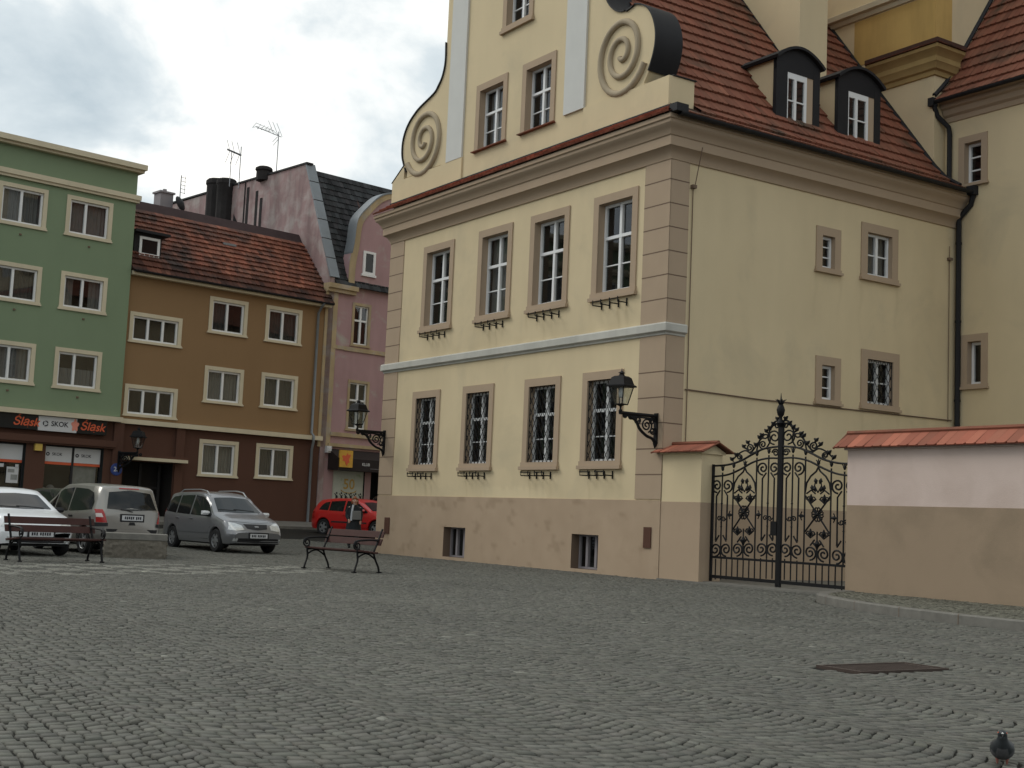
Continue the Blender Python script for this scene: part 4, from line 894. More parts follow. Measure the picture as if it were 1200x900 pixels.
for x, z, r_ in ((-.35, .36, .19), (.05, .22, .17), (.35, .25, .15), (-.1, .5, .15)):
    m = MB(); m.lathe([(r_ * math.sin(t) + .001, -r_ * math.cos(t)) for t in np.linspace(0, math.pi, 9)], (x, random.uniform(-.1, .1), z), 12); m.build('balloon', 'curtain', bl, smooth=60)
yb = MB(fG); yb.box(-3.42, -3.16, .08, .22, 2.95, 3.2); o_ = yb.build('alarm_box', 'yellow', None); o_.location = GW(0, 0); o_.rotation_euler = (0, 0, ANG_G); tag(o_, 'small yellow alarm box between the shop door and the window', 'alarm box')
# fascia signs
def fascia(a0, a1, mtl, txt, tm, label, size, shear=0, bold=0, cx=0):
    r = empty('shop_sign', GW((a0 + a1) / 2, .31, 3.68), ANG_G, label, 'sign', 'shop signs over the ground floor')
    MB(fA).box(-(a1 - a0) / 2, (a1 - a0) / 2, -.22, 0, 0, .52).build('sign_panel', mtl, r)
    if txt: text_mesh(txt, 'sign_lettering', size, r, lambda x, y, d: (cx + x, -d, .26 + y), tm, shear=shear, bold=bold)
    return r
fascia(-4.92, -3.44, 'sign_black', '\u015al\u0105sk', 'sign_orange', 'black fascia sign with orange slanted lettering, next to the salmon end piece', .42, .25, .008, .30)
r_ = fascia(-3.42, -1.97, 'sign_white', 'SKOK', 'ink', 'pale grey fascia sign with black capitals and a ring emblem between two black signs', .25, 0, .005, .07)
q = MB(fA)
for k in range(3):
    a = k * 2 * math.pi / 3; q.tube([(-.46 + .085 * math.cos(a + t), .01, .26 + .085 * math.sin(a + t)) for t in np.linspace(.15, 1.75, 7)], .02, 5)
q.build('ring_emblem', 'ink', r_)
q = MB(fA); q.prism([(.52 + .13 * (1 + .22 * math.sin(5 * t)) * math.cos(t), .27 + .2 * (1 + .22 * math.sin(5 * t)) * math.sin(t)) for t in np.linspace(0, 2 * math.pi, 30)[:-1]], lambda p, q_, d: (p + .13, d, q_), .002, .012); q.build('flower_emblem', 'sign_pink', r_)
fascia(-1.95, -.80, 'sign_black', '\u015al\u0105sk', 'sign_orange', 'black fascia sign with orange slanted lettering nearest the brown house', .42, .25, .008)
r_ = fascia(-7.6, -4.94, 'sign_white', None, None, 'pale fascia sign with a salmon flower emblem at the edge of the photo', .3)
q = MB(fA); q.prism([(.24 * (1 + .22 * math.sin(5 * t)) * math.cos(t), .26 + .24 * (1 + .22 * math.sin(5 * t)) * math.sin(t)) for t in np.linspace(0, 2 * math.pi, 30)[:-1]], lambda p, q_, d: (p + 1.05, d, q_), .002, .012); q.build('flower_emblem', 'sign_pink', r_)
# brown house
brown = empty('brown_house', GW(4.4, 0), ANG_G, 'ochre brown house with red mansard roof and maroon ground floor', 'house')
bx = lambda a, o, z: (a - 4.4, -o, z)
BW = [(-.06, 2.15, 7.32, 8.5, 3), (3.3, 5.06, 8.1, 9.58, 2), (5.93, 7.69, 8.08, 9.6, 2), (-.06, 2.16, 4.50, 5.72, 3), (3.28, 5.06, 5.31, 6.79, 2), (5.9, 7.67, 5.34, 6.8, 2)]
BG = [(3.26, 5.03, 2.39, 3.86, 2), (5.86, 7.64, 2.43, 3.88, 2)]
wall(brown, bx, 'wall', -.26, 8.95, 4.4, 10.1, [opening(*w_[:4], .15, .1) for w_ in BW], 'brown')
DOOR = (.1, 2.18, .5, 2.8)
wall(brown, bx, 'ground_floor_wall', -.05, 8.95, -.1, 4.2, [opening(*w_[:4], .15, .1) for w_ in BG] + [DOOR], 'maroon')
cu_ = [None, 'left', 'dark', None, 'full', 'dark', 'full', 'dark']
for k, w_ in enumerate(BW + BG):
    window(brown, bx, *w_[:4], sur=.15, sill=.1, cols=(.34, .67) if w_[4] == 3 else (.48,), bars=(), depth=.15, trim='cream_trim', proud=.03, curtain=cu_[k], sill_out=.07, frame_t=.075)
bm2 = MB(bx); bm2.box(-.24, 8.96, -.1, .22, 4.20, 4.38); bm2.build('ground_floor_band', 'cream_trim', brown)
bm2 = MB(bx); bm2.box(-.2, 8.98, -.1, .30, 9.88, 10.04); bm2.build('eaves_board', 'cream_trim', brown)
bm2 = MB(bx); bm2.box(-.02, 2.52, -.1, .55, 2.84, 2.96); bm2.build('door_canopy', 'cream_trim', brown); bm2 = MB(bx); bm2.box(-.02, 2.52, -.1, .5, 2.96, 3.06); bm2.build('canopy_top', 'maroon', brown)
bm2 = MB(bx); bm2.box(2.2, 2.56, -.1, .12, .2, 4.2); bm2.build('door_pier', 'maroon', brown)
d_ = MB(bx); a, b, c, e = DOOR
for q in (((a, 0, c), (a, -.9, c), (a, -.9, e), (a, 0, e)), ((b, 0, c), (b, -.9, c), (b, -.9, e), (b, 0, e)), ((a, -.9, c), (b, -.9, c), (b, -.9, e), (a, -.9, e)), ((a, 0, e), (a, -.9, e), (b, -.9, e), (b, 0, e))): d_.quad(*q)
d_ = d_.build('doorway', 'dark_in', brown); q = MB(bx)
for x in (.3, 1.1, 1.9): q.box(x - .05, x + .05, -.6, -.52, .7, 2.75)
q.box(.3, 1.9, -.59, -.53, 1.8, 1.88); q.build('door', 'black_plastic', d_)
BRF = [(-.32, 10.02), (.0, 10.5), (2.25, 13.0)]
tiles('roof', brown, 'tile_old', lambda a, p, z: (a - 4.4, p, z), BRF, -.24, 9.06, tw=.2, row=.30, vary=.35, thick=.085, dark=lambda r, x: .42 + .22 * math.sin(x * 1.7) ** 2 if r < 2 or (r == 2 and math.sin(x * 2.3 + 1) > .1) else 1)
q = MB(bx); q.add([(-.24, -2.2, 12.95), (9.06, -2.2, 12.95), (9.06, -2.55, 13.42), (-.24, -2.55, 13.42), (-.24, -12, 13.6), (9.06, -12, 13.6)], [(0, 1, 2, 3), (3, 2, 5, 4)]); q.build('roof_ridge', mat('tarred_roof', (.05, .032, .032), .9, var=.3), brown)
q = MB(); gutter(q, (-4.6, -.40, 10.05), (4.6, -.40, 10.05), .08, (0, 1, 0)); q.build('gutter', 'metal_dark', brown)
q = MB(bx); q.tube([(8.5, .42, 10.0), (8.46, .30, 9.85), (8.46, .08, 9.6), (8.46, .08, 4.5), (8.46, .26, 4.35), (8.46, .26, 4.1), (8.52, .08, 3.8), (8.52, .08, .6)], .055, 7); q.build('downpipe', 'zinc', brown, smooth=50)
q = MB(bx); q.box(.02, 1.16, -1.9, -.25, 10.62, 11.62)
dm = q.build('dormer', 'metal_dark', brown); q = MB(bx); q.box(-.06, 1.4, -2.0, .0, 11.62, 11.72); q.build('dormer_roof', 'metal_dark', dm)
fr_ = lambda a, o, z: (a - 4.4, .25 - o, z); q = MB(fr_)
for x0, x1, z0_, z1_ in ((.22, .32, 10.76, 11.50), (.98, 1.08, 10.76, 11.50), (.32, .98, 10.76, 10.86), (.32, .98, 11.40, 11.50)): q.box(x0, x1, .0, .05, z0_, z1_)
q.build('dormer_frame', 'white', dm); MB(fr_).box(.32, .98, -.0, .02, 10.86, 11.40).build('dormer_pane', 'car_glass', dm)
q = MB(bx); q.box(4.5, 5.1, -1.52, -1.30, 12.05, 12.14); q.build('roof_hatch', 'zinc', brown)
q = MB(bx); q.quad((-.05, -12, 0), (8.95, -12, 0), (8.95, -12, 13.6), (-.05, -12, 13.6)); q.build('rear_wall', 'brown', brown)
q = MB(bx); q.box(3.42, 4.02, -5.6, -5.0, 13.3, 14.62); q.box(3.36, 4.08, -5.66, -4.94, 14.62, 14.70); q.lathe([(.09, 14.7), (.09, 14.85)], (3.75, -5.3, 0), 8); q.build('chimney', 'grey_render', brown)
def yagi(loc, h, label, kind):
    r = empty('roof_antenna', loc, ANG_G, label, 'antenna', 'tv antennas on the roofs')
    MB().tube([(0, 0, -.3), (0, 0, h)], .022, 6).build('mast', 'aluminium', r); b = MB()
    if kind == 0:
        for k in range(5): b.tube([(-.02, -.02, h - .08 - k * .17), (.26, .04, h - .08 - k * .17)], .012, 4)
        b.tube([(.2, 0, h), (.2, 0, h - .8)], .010, 4)
    elif kind == 1:
        b.tube([(-.75, 0, h - .3), (.02, 0, h - .42)], .05, 5)
        for x in (-.6, -.35, -.05):
            b.tube([(x - .18, 0, h + .15), (x, 0, h - .35), (x - .2, 0, h - .95)], .014, 4)
        b.tube([(-.5, 0, -.3), (-.5, 0, h - .35)], .02, 5)
    else:
        b.tube([(-1.25, 0, h - .05), (.15, 0, h - .22)], .018, 5); b.tube([(-1.25, -.02, h + .12), (-.3, 0, h - .02), (0, 0, h - .2)], .010, 4)
        for x in (-1.25, -1.0, -.8, -.6, -.42): b.tube([(x, -.25, h - .08 + x * .0), (x, .25, h - .05), (x + .03, .0, h + .12)], .010, 4)
        for x in (-.25, -.02, .2): b.tube([(x, 0, h - .2), (x - .28, .1, h + .42)], .013, 4)
        b.tube([(-.3, .0, h - .55), (-.05, 0, h - .25)], .012, 4); b.tube([(-.25, .0, h - .7), (0, 0, h - .35)], .012, 4)
    b.build('boom', 'aluminium', r); return r
yagi(GW(4.33, -5, 13.6), 1.95, 'thin comb shaped antenna behind the chimney of the brown house', 0)
dsh = empty('satellite_dish', GW(4.25, -4.7, 14.25), ANG_G, 'dark satellite dish on the small chimney of the brown house', 'satellite dish')
q = MB(); q.lathe([(.02, .08), (.18, .05), (.33, -.03), (.34, -.05), (.18, .02), (.02, .05)], (0, 0, 0), 18); q = q.build('dish', 'metal_dark', dsh, smooth=50); q.rotation_euler = (R(70), 0, R(30))
MB().tube([(0, 0, 0), (.0, .3, -.05)], .02, 5).build('arm', 'metal_dark', dsh)
# pink house
pink = empty('pink_house', GW(12, 0), ANG_G, 'weathered pink townhouse with curved gable, dark tiled roof and bare side wall', 'house')
pk = lambda a, o, z: (a - 12, -o, z)
PW = [(10.26, 11.26, 8.42, 10.34), (10.24, 11.4, 4.74, 6.96), (10.62, 11.32, 11.62, 12.7)]
PS = [(9.74, 11.42, .8, 3.16), (11.75, 12.7, .6, 3.1)]
hp = [opening(*PW[0], .12, .1), opening(*PW[1], .12, .1)]
wall(pink, pk, 'wall', 9.45, 17, 3.95, 11.05, hp, 'pink')
wall(pink, pk, 'shop_wall', 9.2, 17, -.1, 3.96, PS, 'pink')
q = MB(pk); q.box(8.82, 9.45, -.3, .05, 3.95, 10.75); q.build('corner_strip', 'ochre_old', pink)
q = MB(pk); q.box(8.98, 9.45, -.3, .012, -.1, 3.95); q.build('shop_pier', 'pink', pink)
for k, w_ in enumerate(PW[:2]): window(pink, pk, *w_, sur=.12, sill=.1, cols=(.5,), bars=((.62, .08),), depth=.16, trim='ochre_old', proud=.025, sill_out=.06, frame_t=.06)
# the curved gable over the bay
gp = smooth_line([(9.92, 11.0), (9.93, 12.0), (10.08, 12.9), (10.16, 13.75), (10.30, 14.12), (10.62, 14.51), (11.33, 15.20), (12.07, 15.50), (13.0, 15.55)], 4); gp = gp + [(26 - p, z) for p, z in reversed(gp[:-1])]
q = MB(pk); q.prism(gp, lambda p, z, d: (p, d, z), -.5, .04); gbl = q.build('bay_gable', 'pink', pink)
q = MB(pk); gi_ = [(13 + (p - 13) * .90, 11 + (z - 11) * .955) for p, z in gp]; rg = [[(p, .042, z), (p, .10, z), (p2, .10, z2), (p2, .042, z2)] for (p, z), (p2, z2) in zip(gp, gi_)]; q.rings(rg); q.build('gable_moulding', 'ochre_old', pink)
q = MB(pk); q.rings([[(p, -.5, z + .0), (p - .0, -.5, z + .08), (p, .14, z + .08), (p, .14, z)] for p, z in gp[6:]]); q.build('gable_flashing', 'zinc', pink)
q = MB(pk)
for x0, x1, z0_, z1_ in ((10.64, 10.76, 11.66, 12.68), (11.18, 11.30, 11.66, 12.68), (10.76, 11.18, 11.66, 11.76), (10.76, 11.18, 12.58, 12.68)): q.box(x0, x1, .03, .10, z0_, z1_)
q.box(10.58, 11.36, .03, .12, 11.56, 11.66); q = q.build('gable_window', 'white', pink); MB(pk).box(10.76, 11.18, .03, .06, 11.76, 12.58).build('pane', 'car_glass', q)
q = MB(pk); q.box(9.9, 12.4, -.1, .06, 8.18, 8.36); q.box(9.3, 9.9, -.1, .06, 8.2, 8.36); q.build('string_course', 'ochre_old', pink)
q = MB(pk); q.box(9.42, 17, -.1, .10, 4.45, 4.62); q.box(9.35, 17, -.1, .14, 4.0, 4.14); q.build('shop_cornice', 'ochre_old', pink)
q = MB(pk); q.box(8.97, 9.9, -.5, -.06, 10.7, 11.3); q.build('roof_foot', 'pink', pink)
q = MB(pk); q.box(8.82, 10.35, -.2, .28, 10.78, 10.98); q.box(8.82, 10.3, -.2, .18, 10.62, 10.78); q.build('eaves_cornice', 'ochre_old', pink)
tiles('roof', pink, 'tile_dark', lambda a, p, z: (a - 12, p, z), [(-.2, 10.95), (.12, 11.45), (2.45, 16.45)], 9.2, 16.8, tw=.22, row=.30, thick=.05, vary=.4)
q = MB(pk); q.add([(9.2, -2.45, 16.45), (17, -2.45, 16.45), (17, -14.5, 16.4), (9.2, -14.5, 16.4)], [(0, 1, 2, 3)]); q.build('flat_roof', 'metal_dark', pink)
q = MB(lambda p, z, d: (d - 12, p, z)); q.prism([(-.05, 0), (-.05, 11.3), (2.35, 16.62), (14.5, 16.55), (14.5, 0)], idn, 8.96, 9.22); q.build('firewall', 'firewall', pink)
q = MB(); pth = [(-.10, 11.25), (2.34, 16.68)]
for k in range(6):
    a, b = [tuple(np.array(pth[0]) + (np.array(pth[1]) - np.array(pth[0])) * t) for t in (k / 6 + .004, (k + 1) / 6 - .004)]
    q.prism([(a[0] - .03, a[1]), (b[0] - .03, b[1]), (b[0] + .05, b[1] - .02), (a[0] + .05, a[1] - .02)], lambda p, z, d: (d - 12, p, z), 8.94, 9.42)
q.build('slate_coping', 'zinc', pink); q = MB(); q.box(8.90 - 12, 9.26 - 12, 2.2, 14.6, 16.60, 16.68); q.build('coping', 'metal_dark', pink)
for y, r_, zt_ in ((9.85, .50, 17.05), (8.95, .46, 16.92)):
    q = MB(); q.lathe([(r_ * .98, 12.5), (r_, 14.2), (r_ * .96, 15.6), (r_ * .98, zt_ - .3), (r_ * 1.08, zt_ - .22), (r_ * 1.06, zt_ - .04), (r_ * .9, zt_ + .03), (r_ * .4, zt_ + .06)], (8.85 - 12, y, 0), 11, rot=.3); q.build('chimney', 'soot', pink, smooth=30)
q = MB(); q.lathe([(.36, 16.4), (.35, 16.82), (.41, 16.88), (.39, 17.0), (.28, 17.06), (.1, 17.06)], (8.95 - 12, 5.8, 0), 10, rot=.2); q.build('chimney', 'soot', pink, smooth=30)
q = MB(); 
for y, z0_, z1_ in ((7.1, 13, 16.3), (6.3, 14.2, 16.0), (5.9, 13.6, 15.6)): q.box(8.94 - 12, 8.958 - 12, y - .10, y + .10, z0_, z1_)
q.add([(8.95 - 12, 8.3, 15.2), (8.95 - 12, 7.3, 14.0), (8.95 - 12, 6.8, 13.0), (8.95 - 12, 8.3, 13.0)], [(0, 1, 2, 3)]); q.tube([(8.93 - 12, 7.35, 13), (8.93 - 12, 7.35, 16.6)], .03, 5); q.build('soot_stain', 'soot', pink)
yagi(GW(8.9, -7.9, 16.65), 1.75, 'pair of masts with a bent bow antenna beside the sooty chimney', 1)
yagi(GW(9.05, -4.9, 16.65), 1.95, 'tall antenna with long boom on the edge of the pink house wall', 2)
# shop in the pink house
for k, (a, b, c, d) in enumerate(PS):
    s_ = MB(pk)
    for q in (((a, 0, c), (a, -.8, c), (a, -.8, d), (a, 0, d)), ((b, 0, c), (b, -.8, c), (b, -.8, d), (b, 0, d)), ((a, -.8, c), (b, -.8, c), (b, -.8, d), (a, -.8, d)), ((a, 0, d), (a, -.8, d), (b, -.8, d), (b, 0, d))): s_.quad(*q)
    s_ = s_.build('shop_window' if k == 0 else 'shop_door', 'shade_glass', pink); f_ = MB(pk)
    for x0, x1, z0_, z1_ in ((a, a + .07, c, d), (b - .07, b, c, d), (a + .07, b - .07, c, c + .08), (a + .07, b - .07, d - .06, d)): f_.box(x0, x1, -.16, -.10, z0_, z1_)
    f_.build('shop_frame', 'white' if k else 'grey_render', s_)
pz = empty('window_poster', GW(10.58, -.05, 1.6), ANG_G, 'pale shop window poster with a golden 50 above a row of dark dancing figures', 'poster')
MB(fA).box(-.80, .80, -.02, 0, 0, 1.5).build('poster_sheet', 'poster', pz)
text_mesh('50', 'poster_number', .62, pz, lambda x, y, d: (x + .05, -d, .82 + y), 'gold', bold=.01); q = MB(fA)
q.tube([(.05 + .42 * math.cos(t), .005, .62 + .16 * math.sin(t)) for t in np.linspace(3.4, 6.0, 9)], .02, 4); q.build('poster_flourish', 'gold', pz)
q = MB(fA)
for k in range(6):
    x = -.58 + k * .25; j = random.uniform(-.03, .03)
    q.tube([(x - .05, .006, .10), (x + j, .008, .24), (x, .008, .34)], [.025, .04, .045], 5); q.tube([(x + .06, .006, .08), (x, .008, .24)], [.02, .035], 5); q.tube([(x - .1, .006, .42), (x, .008, .32), (x + .09, .006, .25 + .12 * (k % 2))], .018, 5); q.lathe([(.002, -.05), (.045, 0), (.002, .05)], (x + .01, .008, .44), 6)
q.build('dancing_figures', 'ink', pz)
aw = empty('shop_awning', GW(13.0, .05, 3.05), ANG_G, 'dark brown shop fascia over the poster window of the pink house', 'awning')
MB(fA).add([(-3.6, 0, .85), (3.6, 0, .85), (3.6, .75, .45), (-3.6, .75, .45), (-3.6, .75, -.05), (3.6, .75, -.05), (-3.6, 0, -.05), (3.6, 0, -.05)], [(0, 1, 2, 3), (3, 2, 5, 4), (4, 5, 7, 6), (0, 3, 4, 6), (1, 7, 5, 2), (0, 6, 7, 1)]).build('fascia_box', mat('dark_brown_board', (.020, .013, .012), .7, var=.2), aw)
text_mesh('KLUB', 'fascia_lettering', .17, aw, lambda x, y, d: (-2.15 + x, -.75 - d, .24 + y), 'sign_white', bold=.003)
q = MB(fA); q.box(-1.9, -1.3, .752, .757, .07, .085); q.build('fascia_line', 'grey_render', aw)
ys_ = empty('shop_sign', GW(9.78, .85, 3.12), ANG_G, 'square yellow and orange sign at the end of the dark brown fascia', 'sign')
MB(fA).box(-.33, .33, -.1, 0, 0, .72).build('sign_panel', 'yellow_sign', ys_); q = MB(fA)
q.prism([(.0 + r_ * math.cos(t), .36 + r_ * 1.15 * math.sin(t)) for t, r_ in zip(np.linspace(0, 2 * math.pi, 19)[:-1], [.12, .2, .26, .17, .22, .13] * 3)], lambda p, z, d: (p, d, z), .002, .012); q.build('sign_emblem', 'sign_orange', ys_)
q = MB(fA); q.box(-.12, .12, 0, .16, 0, .28); q.box(-.07, .07, .16, .2, .06, .2); o_ = q.build('floodlight', 'sign_white'); o_.location = GW(9.32, .06, 3.72); o_.rotation_euler = (0, 0, ANG_G); tag(o_, 'small white box above the yellow sign on the pink wall', 'box')
# lamp and number plate between green and brown houses
l3 = lantern('wall_lantern', GW(-.2, .22, 3.05), ANG_G + R(118), 'dark iron lantern over the brown house entrance beside the fascia signs', L=.8)
q = MB(fA); q.lathe([(.23, 0), (.23, .02), (.20, .03)], (0, 0, 0), 20); o_ = q.build('house_number_plate', 'blue_plate'); o_.location = GW(-.26, .205, 2.45); o_.rotation_euler = (R(90), 0, ANG_G); tag(o_, 'round blue enamel house number plate on the pier beside the entrance', 'number plate')
text_mesh('28', 'number', .24, o_, lambda x, y, d: (x, y, .03 + d), 'sign_white', bold=.004)

# ================================================================== street furniture
def bench(loc, rz, label):
    """local x along the bench, front towards -y"""
    r = empty('park_bench', loc, rz, label, 'bench', 'cast iron benches on the square'); L = .93
    s = MB()
    for k in range(4): y = -.24 + k * .125; s.box(-L, L, y, y + .105, .43 - .012 * k, .465 - .012 * k)
    s.build('seat', 'wood', r, bevel=.006); b = MB()
    for k, (z, y) in enumerate(((.56, .27), (.72, .325))):
        b.add([(x, y + dy + (.05 if zz else 0), z + zz * .135) for x in (-L, L) for dy in (0, .035) for zz in (0, 1)], [(0, 1, 3, 2), (4, 6, 7, 5), (0, 4, 5, 1), (2, 3, 7, 6), (0, 2, 6, 4), (1, 5, 7, 3)])
    b.build('backrest', 'wood', r, bevel=.006)
    for x in (-.84, .84):
        e = MB(lambda a, o, z, x=x: (x + o, a, z)); T = lambda L_, r_=.022: e.tube([(p, 0, q) for p, q in smooth_line(L_, 5)], r_, 6)
        T([(-.30, .0), (-.27, .10), (-.22, .26), (-.24, .40)]); T([(.36, .0), (.33, .12), (.24, .28), (.20, .42), (.27, .60), (.40, .90)])
        T([(-.25, .41), (0, .42), (.20, .39)], .02); T([(-.24, .30), (-.08, .38), (.06, .38), (.24, .28)], .017)
        T([(.30, .66), (.12, .67), (-.10, .66), (-.26, .64), (-.33, .57)], .022)
        e.tube([(p, 0, q) for p, q in spiral((-.25, .55), .10, .02, 2.0, 1.6, hand=1)], .016, 5); e.tube([(p, 0, q) for p, q in spiral((-.22, .44), .05, .015, 1.5, 1.3, hand=-1)], .014, 5)
        for p in (-.30, .36): e.box(p - .05, p + .05, -.025, .025, 0, .025)
        e.build('end_frame', 'iron', r, smooth=60)
    return r
bench((-3.42, 27.85, 0), math.atan2(-.70, .71), 'dark red slatted bench with curled iron arms standing alone by the town hall front')
bench((-8.85, 26.35, 0), math.atan2(.70, .75), 'dark red slatted bench in front of the parked white car')
def block():
    rs = np.random.default_rng(3); m = MB(); X, Y, Z = .66, .40, .40
    o_ = empty('stone_block', (-8.3, 30.0, 0), R(16), 'low rough grey stone block with a smooth slab on top, behind the bench', 'stone block')
    nx, nz = 16, 7
    def face(fn, n1, n2):
        pts = [[fn(i / n1, j / n2, (0 if i in (0, n1) or j in (0, n2) else rs.uniform(-.02, .035))) for i in range(n1 + 1)] for j in range(n2 + 1)]
        v = [p for r_ in pts for p in r_]; m.add(v, [(j * (n1 + 1) + i, j * (n1 + 1) + i + 1, (j + 1) * (n1 + 1) + i + 1, (j + 1) * (n1 + 1) + i) for i in range(n1) for j in range(n2)])
    face(lambda s_, t, d: (-X + 2 * X * s_, -Y - d, Z * t), nx, nz); face(lambda s_, t, d: (-X + 2 * X * s_, Y + d, Z * t), nx, nz)
    face(lambda s_, t, d: (-X - d, -Y + 2 * Y * s_, Z * t), 10, nz); face(lambda s_, t, d: (X + d, -Y + 2 * Y * s_, Z * t), 10, nz)
    m.build('rough_base', 'rough_stone', o_, smooth=30); MB().box(-X - .02, X + .02, -Y - .02, Y + .02, Z, Z + .14).build('top_slab', 'granite', o_, bevel=.012)
block()
q = MB(); q.box(-.55, .55, -.21, .21, -.03, .010); o_ = q.build('access_cover', 'rust_plate', bevel=.004); q = MB(); [q.box(x0, x1, y0, y1, -.03, .016) for x0, x1, y0, y1 in ((-.60, -.565, -.26, .26), (.565, .60, -.26, .26), (-.565, .565, -.26, -.225), (-.565, .565, .225, .26))]; q.build('frame', 'rust_plate', o_); q = MB(); [q.box(-.5, .5, y - .006, y + .006, .0095, .0135) for y in np.linspace(-.17, .17, 8)]; q.build('tread_ribs', 'rust_plate', o_); o_.location = HW(-10.13, -15.13); o_.rotation_euler = (0, 0, ANG_H); tag(o_, 'flat rusty steel access cover let into the cobbles', 'metal cover')

# ================================================================== cars
def make_car(name, loc, heading, label, paint, spec):
    """local x forward; shape from side profile curves"""
    L, Wd = spec['L'], spec['W'] / 2; r = empty(name, loc, heading, label, 'car', 'cars parked on the square')
    top = spec['top']; belt = spec['belt']; z0 = .24; rw = spec.get('rw', .305); xf, xr = spec['axles']
    def sm(p, x):
        xs_ = [a for a, _ in p]; k = np.interp([x - .06, x - .03, x, x + .03, x + .06], xs_, [b for _, b in p]); return float(np.mean(k))
    X = np.unique(np.concatenate([np.linspace(-L / 2, -L / 2 + .25, 6), np.linspace(-L / 2 + .25, L / 2 - .3, 90), np.linspace(L / 2 - .3, L / 2, 8), np.linspace(xf - .42, xf + .42, 25), np.linspace(xr - .42, xr + .42, 25)]))
    rgs = []
    for x in X:
        e = max(0, (abs(x) - (L / 2 - .55)) / .55); w = Wd * (1 - .20 * e ** 2.4) * (1 - .03 * (abs(x) / (L / 2)) ** 2)
        zt = sm(top, x); zb = min(sm(belt, x), zt - .05); zl = z0 + (.0 if e < .5 else .06 * (e - .5))
        for xc in (xf, xr):
            dx = abs(x - xc)
            if dx < rw + .055: zl = max(zl, rw - .01 + math.sqrt((rw + .055) ** 2 - dx ** 2))
        gh = max(0, min(1, (zt - zb - .05) / .40)); wt = w * (.965 - .20 * gh)
        zz = [zl, max(z0 + .14, zl + .01), max(.50, zl + .025), max(zb - .14, zl + .045), zb - .02]
        ring = [(w * .93, zz[0]), (w * .985, zz[1]), (w, zz[2]), (w * .995, zz[3]), (w * .975, zz[4])]
        ring += [(w * .962, zb + .01), (w * .962 + (wt - w * .962) * .5, zb + (zt - .05 - zb) * .55), (wt, zt - .045), (wt * .93, zt - .014), (wt * .6, zt + .008), (0, zt + .018)]
        full = [(y, z) for y, z in ring] + [(-y, z) for y, z in reversed(ring[:-1])]
        out = []
        for y, z in full:
            xx = x
            if x > L / 2 - .6: xx -= ((x - (L / 2 - .6)) / .6) * (max(0, z - .50) * spec.get('nose', .45) + max(0, .34 - z) * .5 + (y / Wd) ** 2 * .10)
            if x < -L / 2 + .5: xx += ((-L / 2 + .5 - x) / .5) * (max(0, z - .62) * spec.get('tail', .12) + max(0, .34 - z) * .4 + (y / Wd) ** 2 * .06)
            out.append((xx, y, z))
        rgs.append(out)
    b = MB(); b.rings(rgs, closed=False); body = b.build('body', paint, r, smooth=38)
    ub = MB(); ub.box(-L / 2 + .35, L / 2 - .35, -Wd * .80, Wd * .80, .20, .62); ub.build('underbody', 'black_plastic', r)
    bm = bmesh.new(); bm.from_mesh(body.data); bmesh.ops.triangulate(bm, faces=bm.faces); bvh = BVHTree.FromBMesh(bm); bm.free()
    def hit(p, d, off):
        h = bvh.ray_cast(Vector(p), Vector(d))
        return None if h[0] is None else h[0] - Vector(d) * off
    def patch(nm, mtl, view, lo, hi, n=14, m=6, off=.008, par=None, side=1, label=None):
        """conforming panel between two polylines; view: side (x,z), front/rear (y,z), top (y,x)"""
        def samp(pl, k):
            ds = [0]
            for i in range(len(pl) - 1): ds.append(ds[-1] + math.dist(pl[i], pl[i + 1]))
            t = ds[-1] * k; return (np.interp(t, ds, [p[0] for p in pl]), np.interp(t, ds, [p[1] for p in pl]))
        mb = MB(); g = []
        for j in range(m + 1):
            row = []
            for i in range(n + 1):
                a, c = samp(lo, i / n), samp(hi, i / n); p = (a[0] + (c[0] - a[0]) * j / m, a[1] + (c[1] - a[1]) * j / m)
                if view == 'side': o, d = (p[0], side * 4, p[1]), (0, -side, 0)
                elif view == 'front': o, d = (6, p[0], p[1]), (-1, 0, 0)
                elif view == 'rear': o, d = (-6, p[0], p[1]), (1, 0, 0)
                else: o, d = (p[1], p[0], 4), (0, 0, -1)
                h = hit(o, d, off); row.append(h)
            g.append(row)
        idx = {}
        for j in range(m + 1):
            for i in range(n + 1):
                if g[j][i] is not None: idx[(j, i)] = len(mb.v); mb.v.append(tuple(g[j][i]))
        for j in range(m):
            for i in range(n):
                q = [(j, i), (j, i + 1), (j + 1, i + 1), (j + 1, i)]
                if all(k in idx for k in q): mb.f.append([idx[k] for k in q]); mb.m.append(0)
        if not mb.f: return None
        return mb.build(nm, mtl, par or r, smooth=40, recalc=False)
    def line(nm, mtl, pts, side, rad=.006):
        mb = MB(); hs = [hit((x, side * 4, z), (0, -side, 0), .001) for x, z in pts]; hs = [tuple(h) for h in hs if h is not None]
        if len(hs) > 1: mb.tube(hs, rad, 4)
        return mb if hs else None
    for s_ in (1, -1):
        for w_ in spec['side_windows']: patch('side_window', 'car_glass', 'side', w_[0], w_[1], side=s_)
        sm_ = MB()
        for pl in spec['seams']:
            hs = [hit((x, s_ * 4, z), (0, -s_, 0), .0) for x, z in pl]; hs = [tuple(h) for h in hs if h is not None]
            if len(hs) > 1: sm_.tube(hs, .007, 4)
        if sm_.v: sm_.build('door_seam', 'black_plastic', r)
        st = patch('side_strip', spec.get('strip', 'black_plastic'), 'side', [(xr + .42, .50), (xf - .42, .50)], [(xr + .42, .555), (xf - .42, .555)], side=s_, m=1, off=.012)
        for hx in spec['handles']:
            h = hit((hx, s_ * 4, spec['hz']), (0, -s_, 0), .015)
            if h: MB().box(h.x - .09, h.x + .09, h.y - .015, h.y + .015, h.z - .018, h.z + .018).build('door_handle', spec.get('handle', paint), r, bevel=.006)
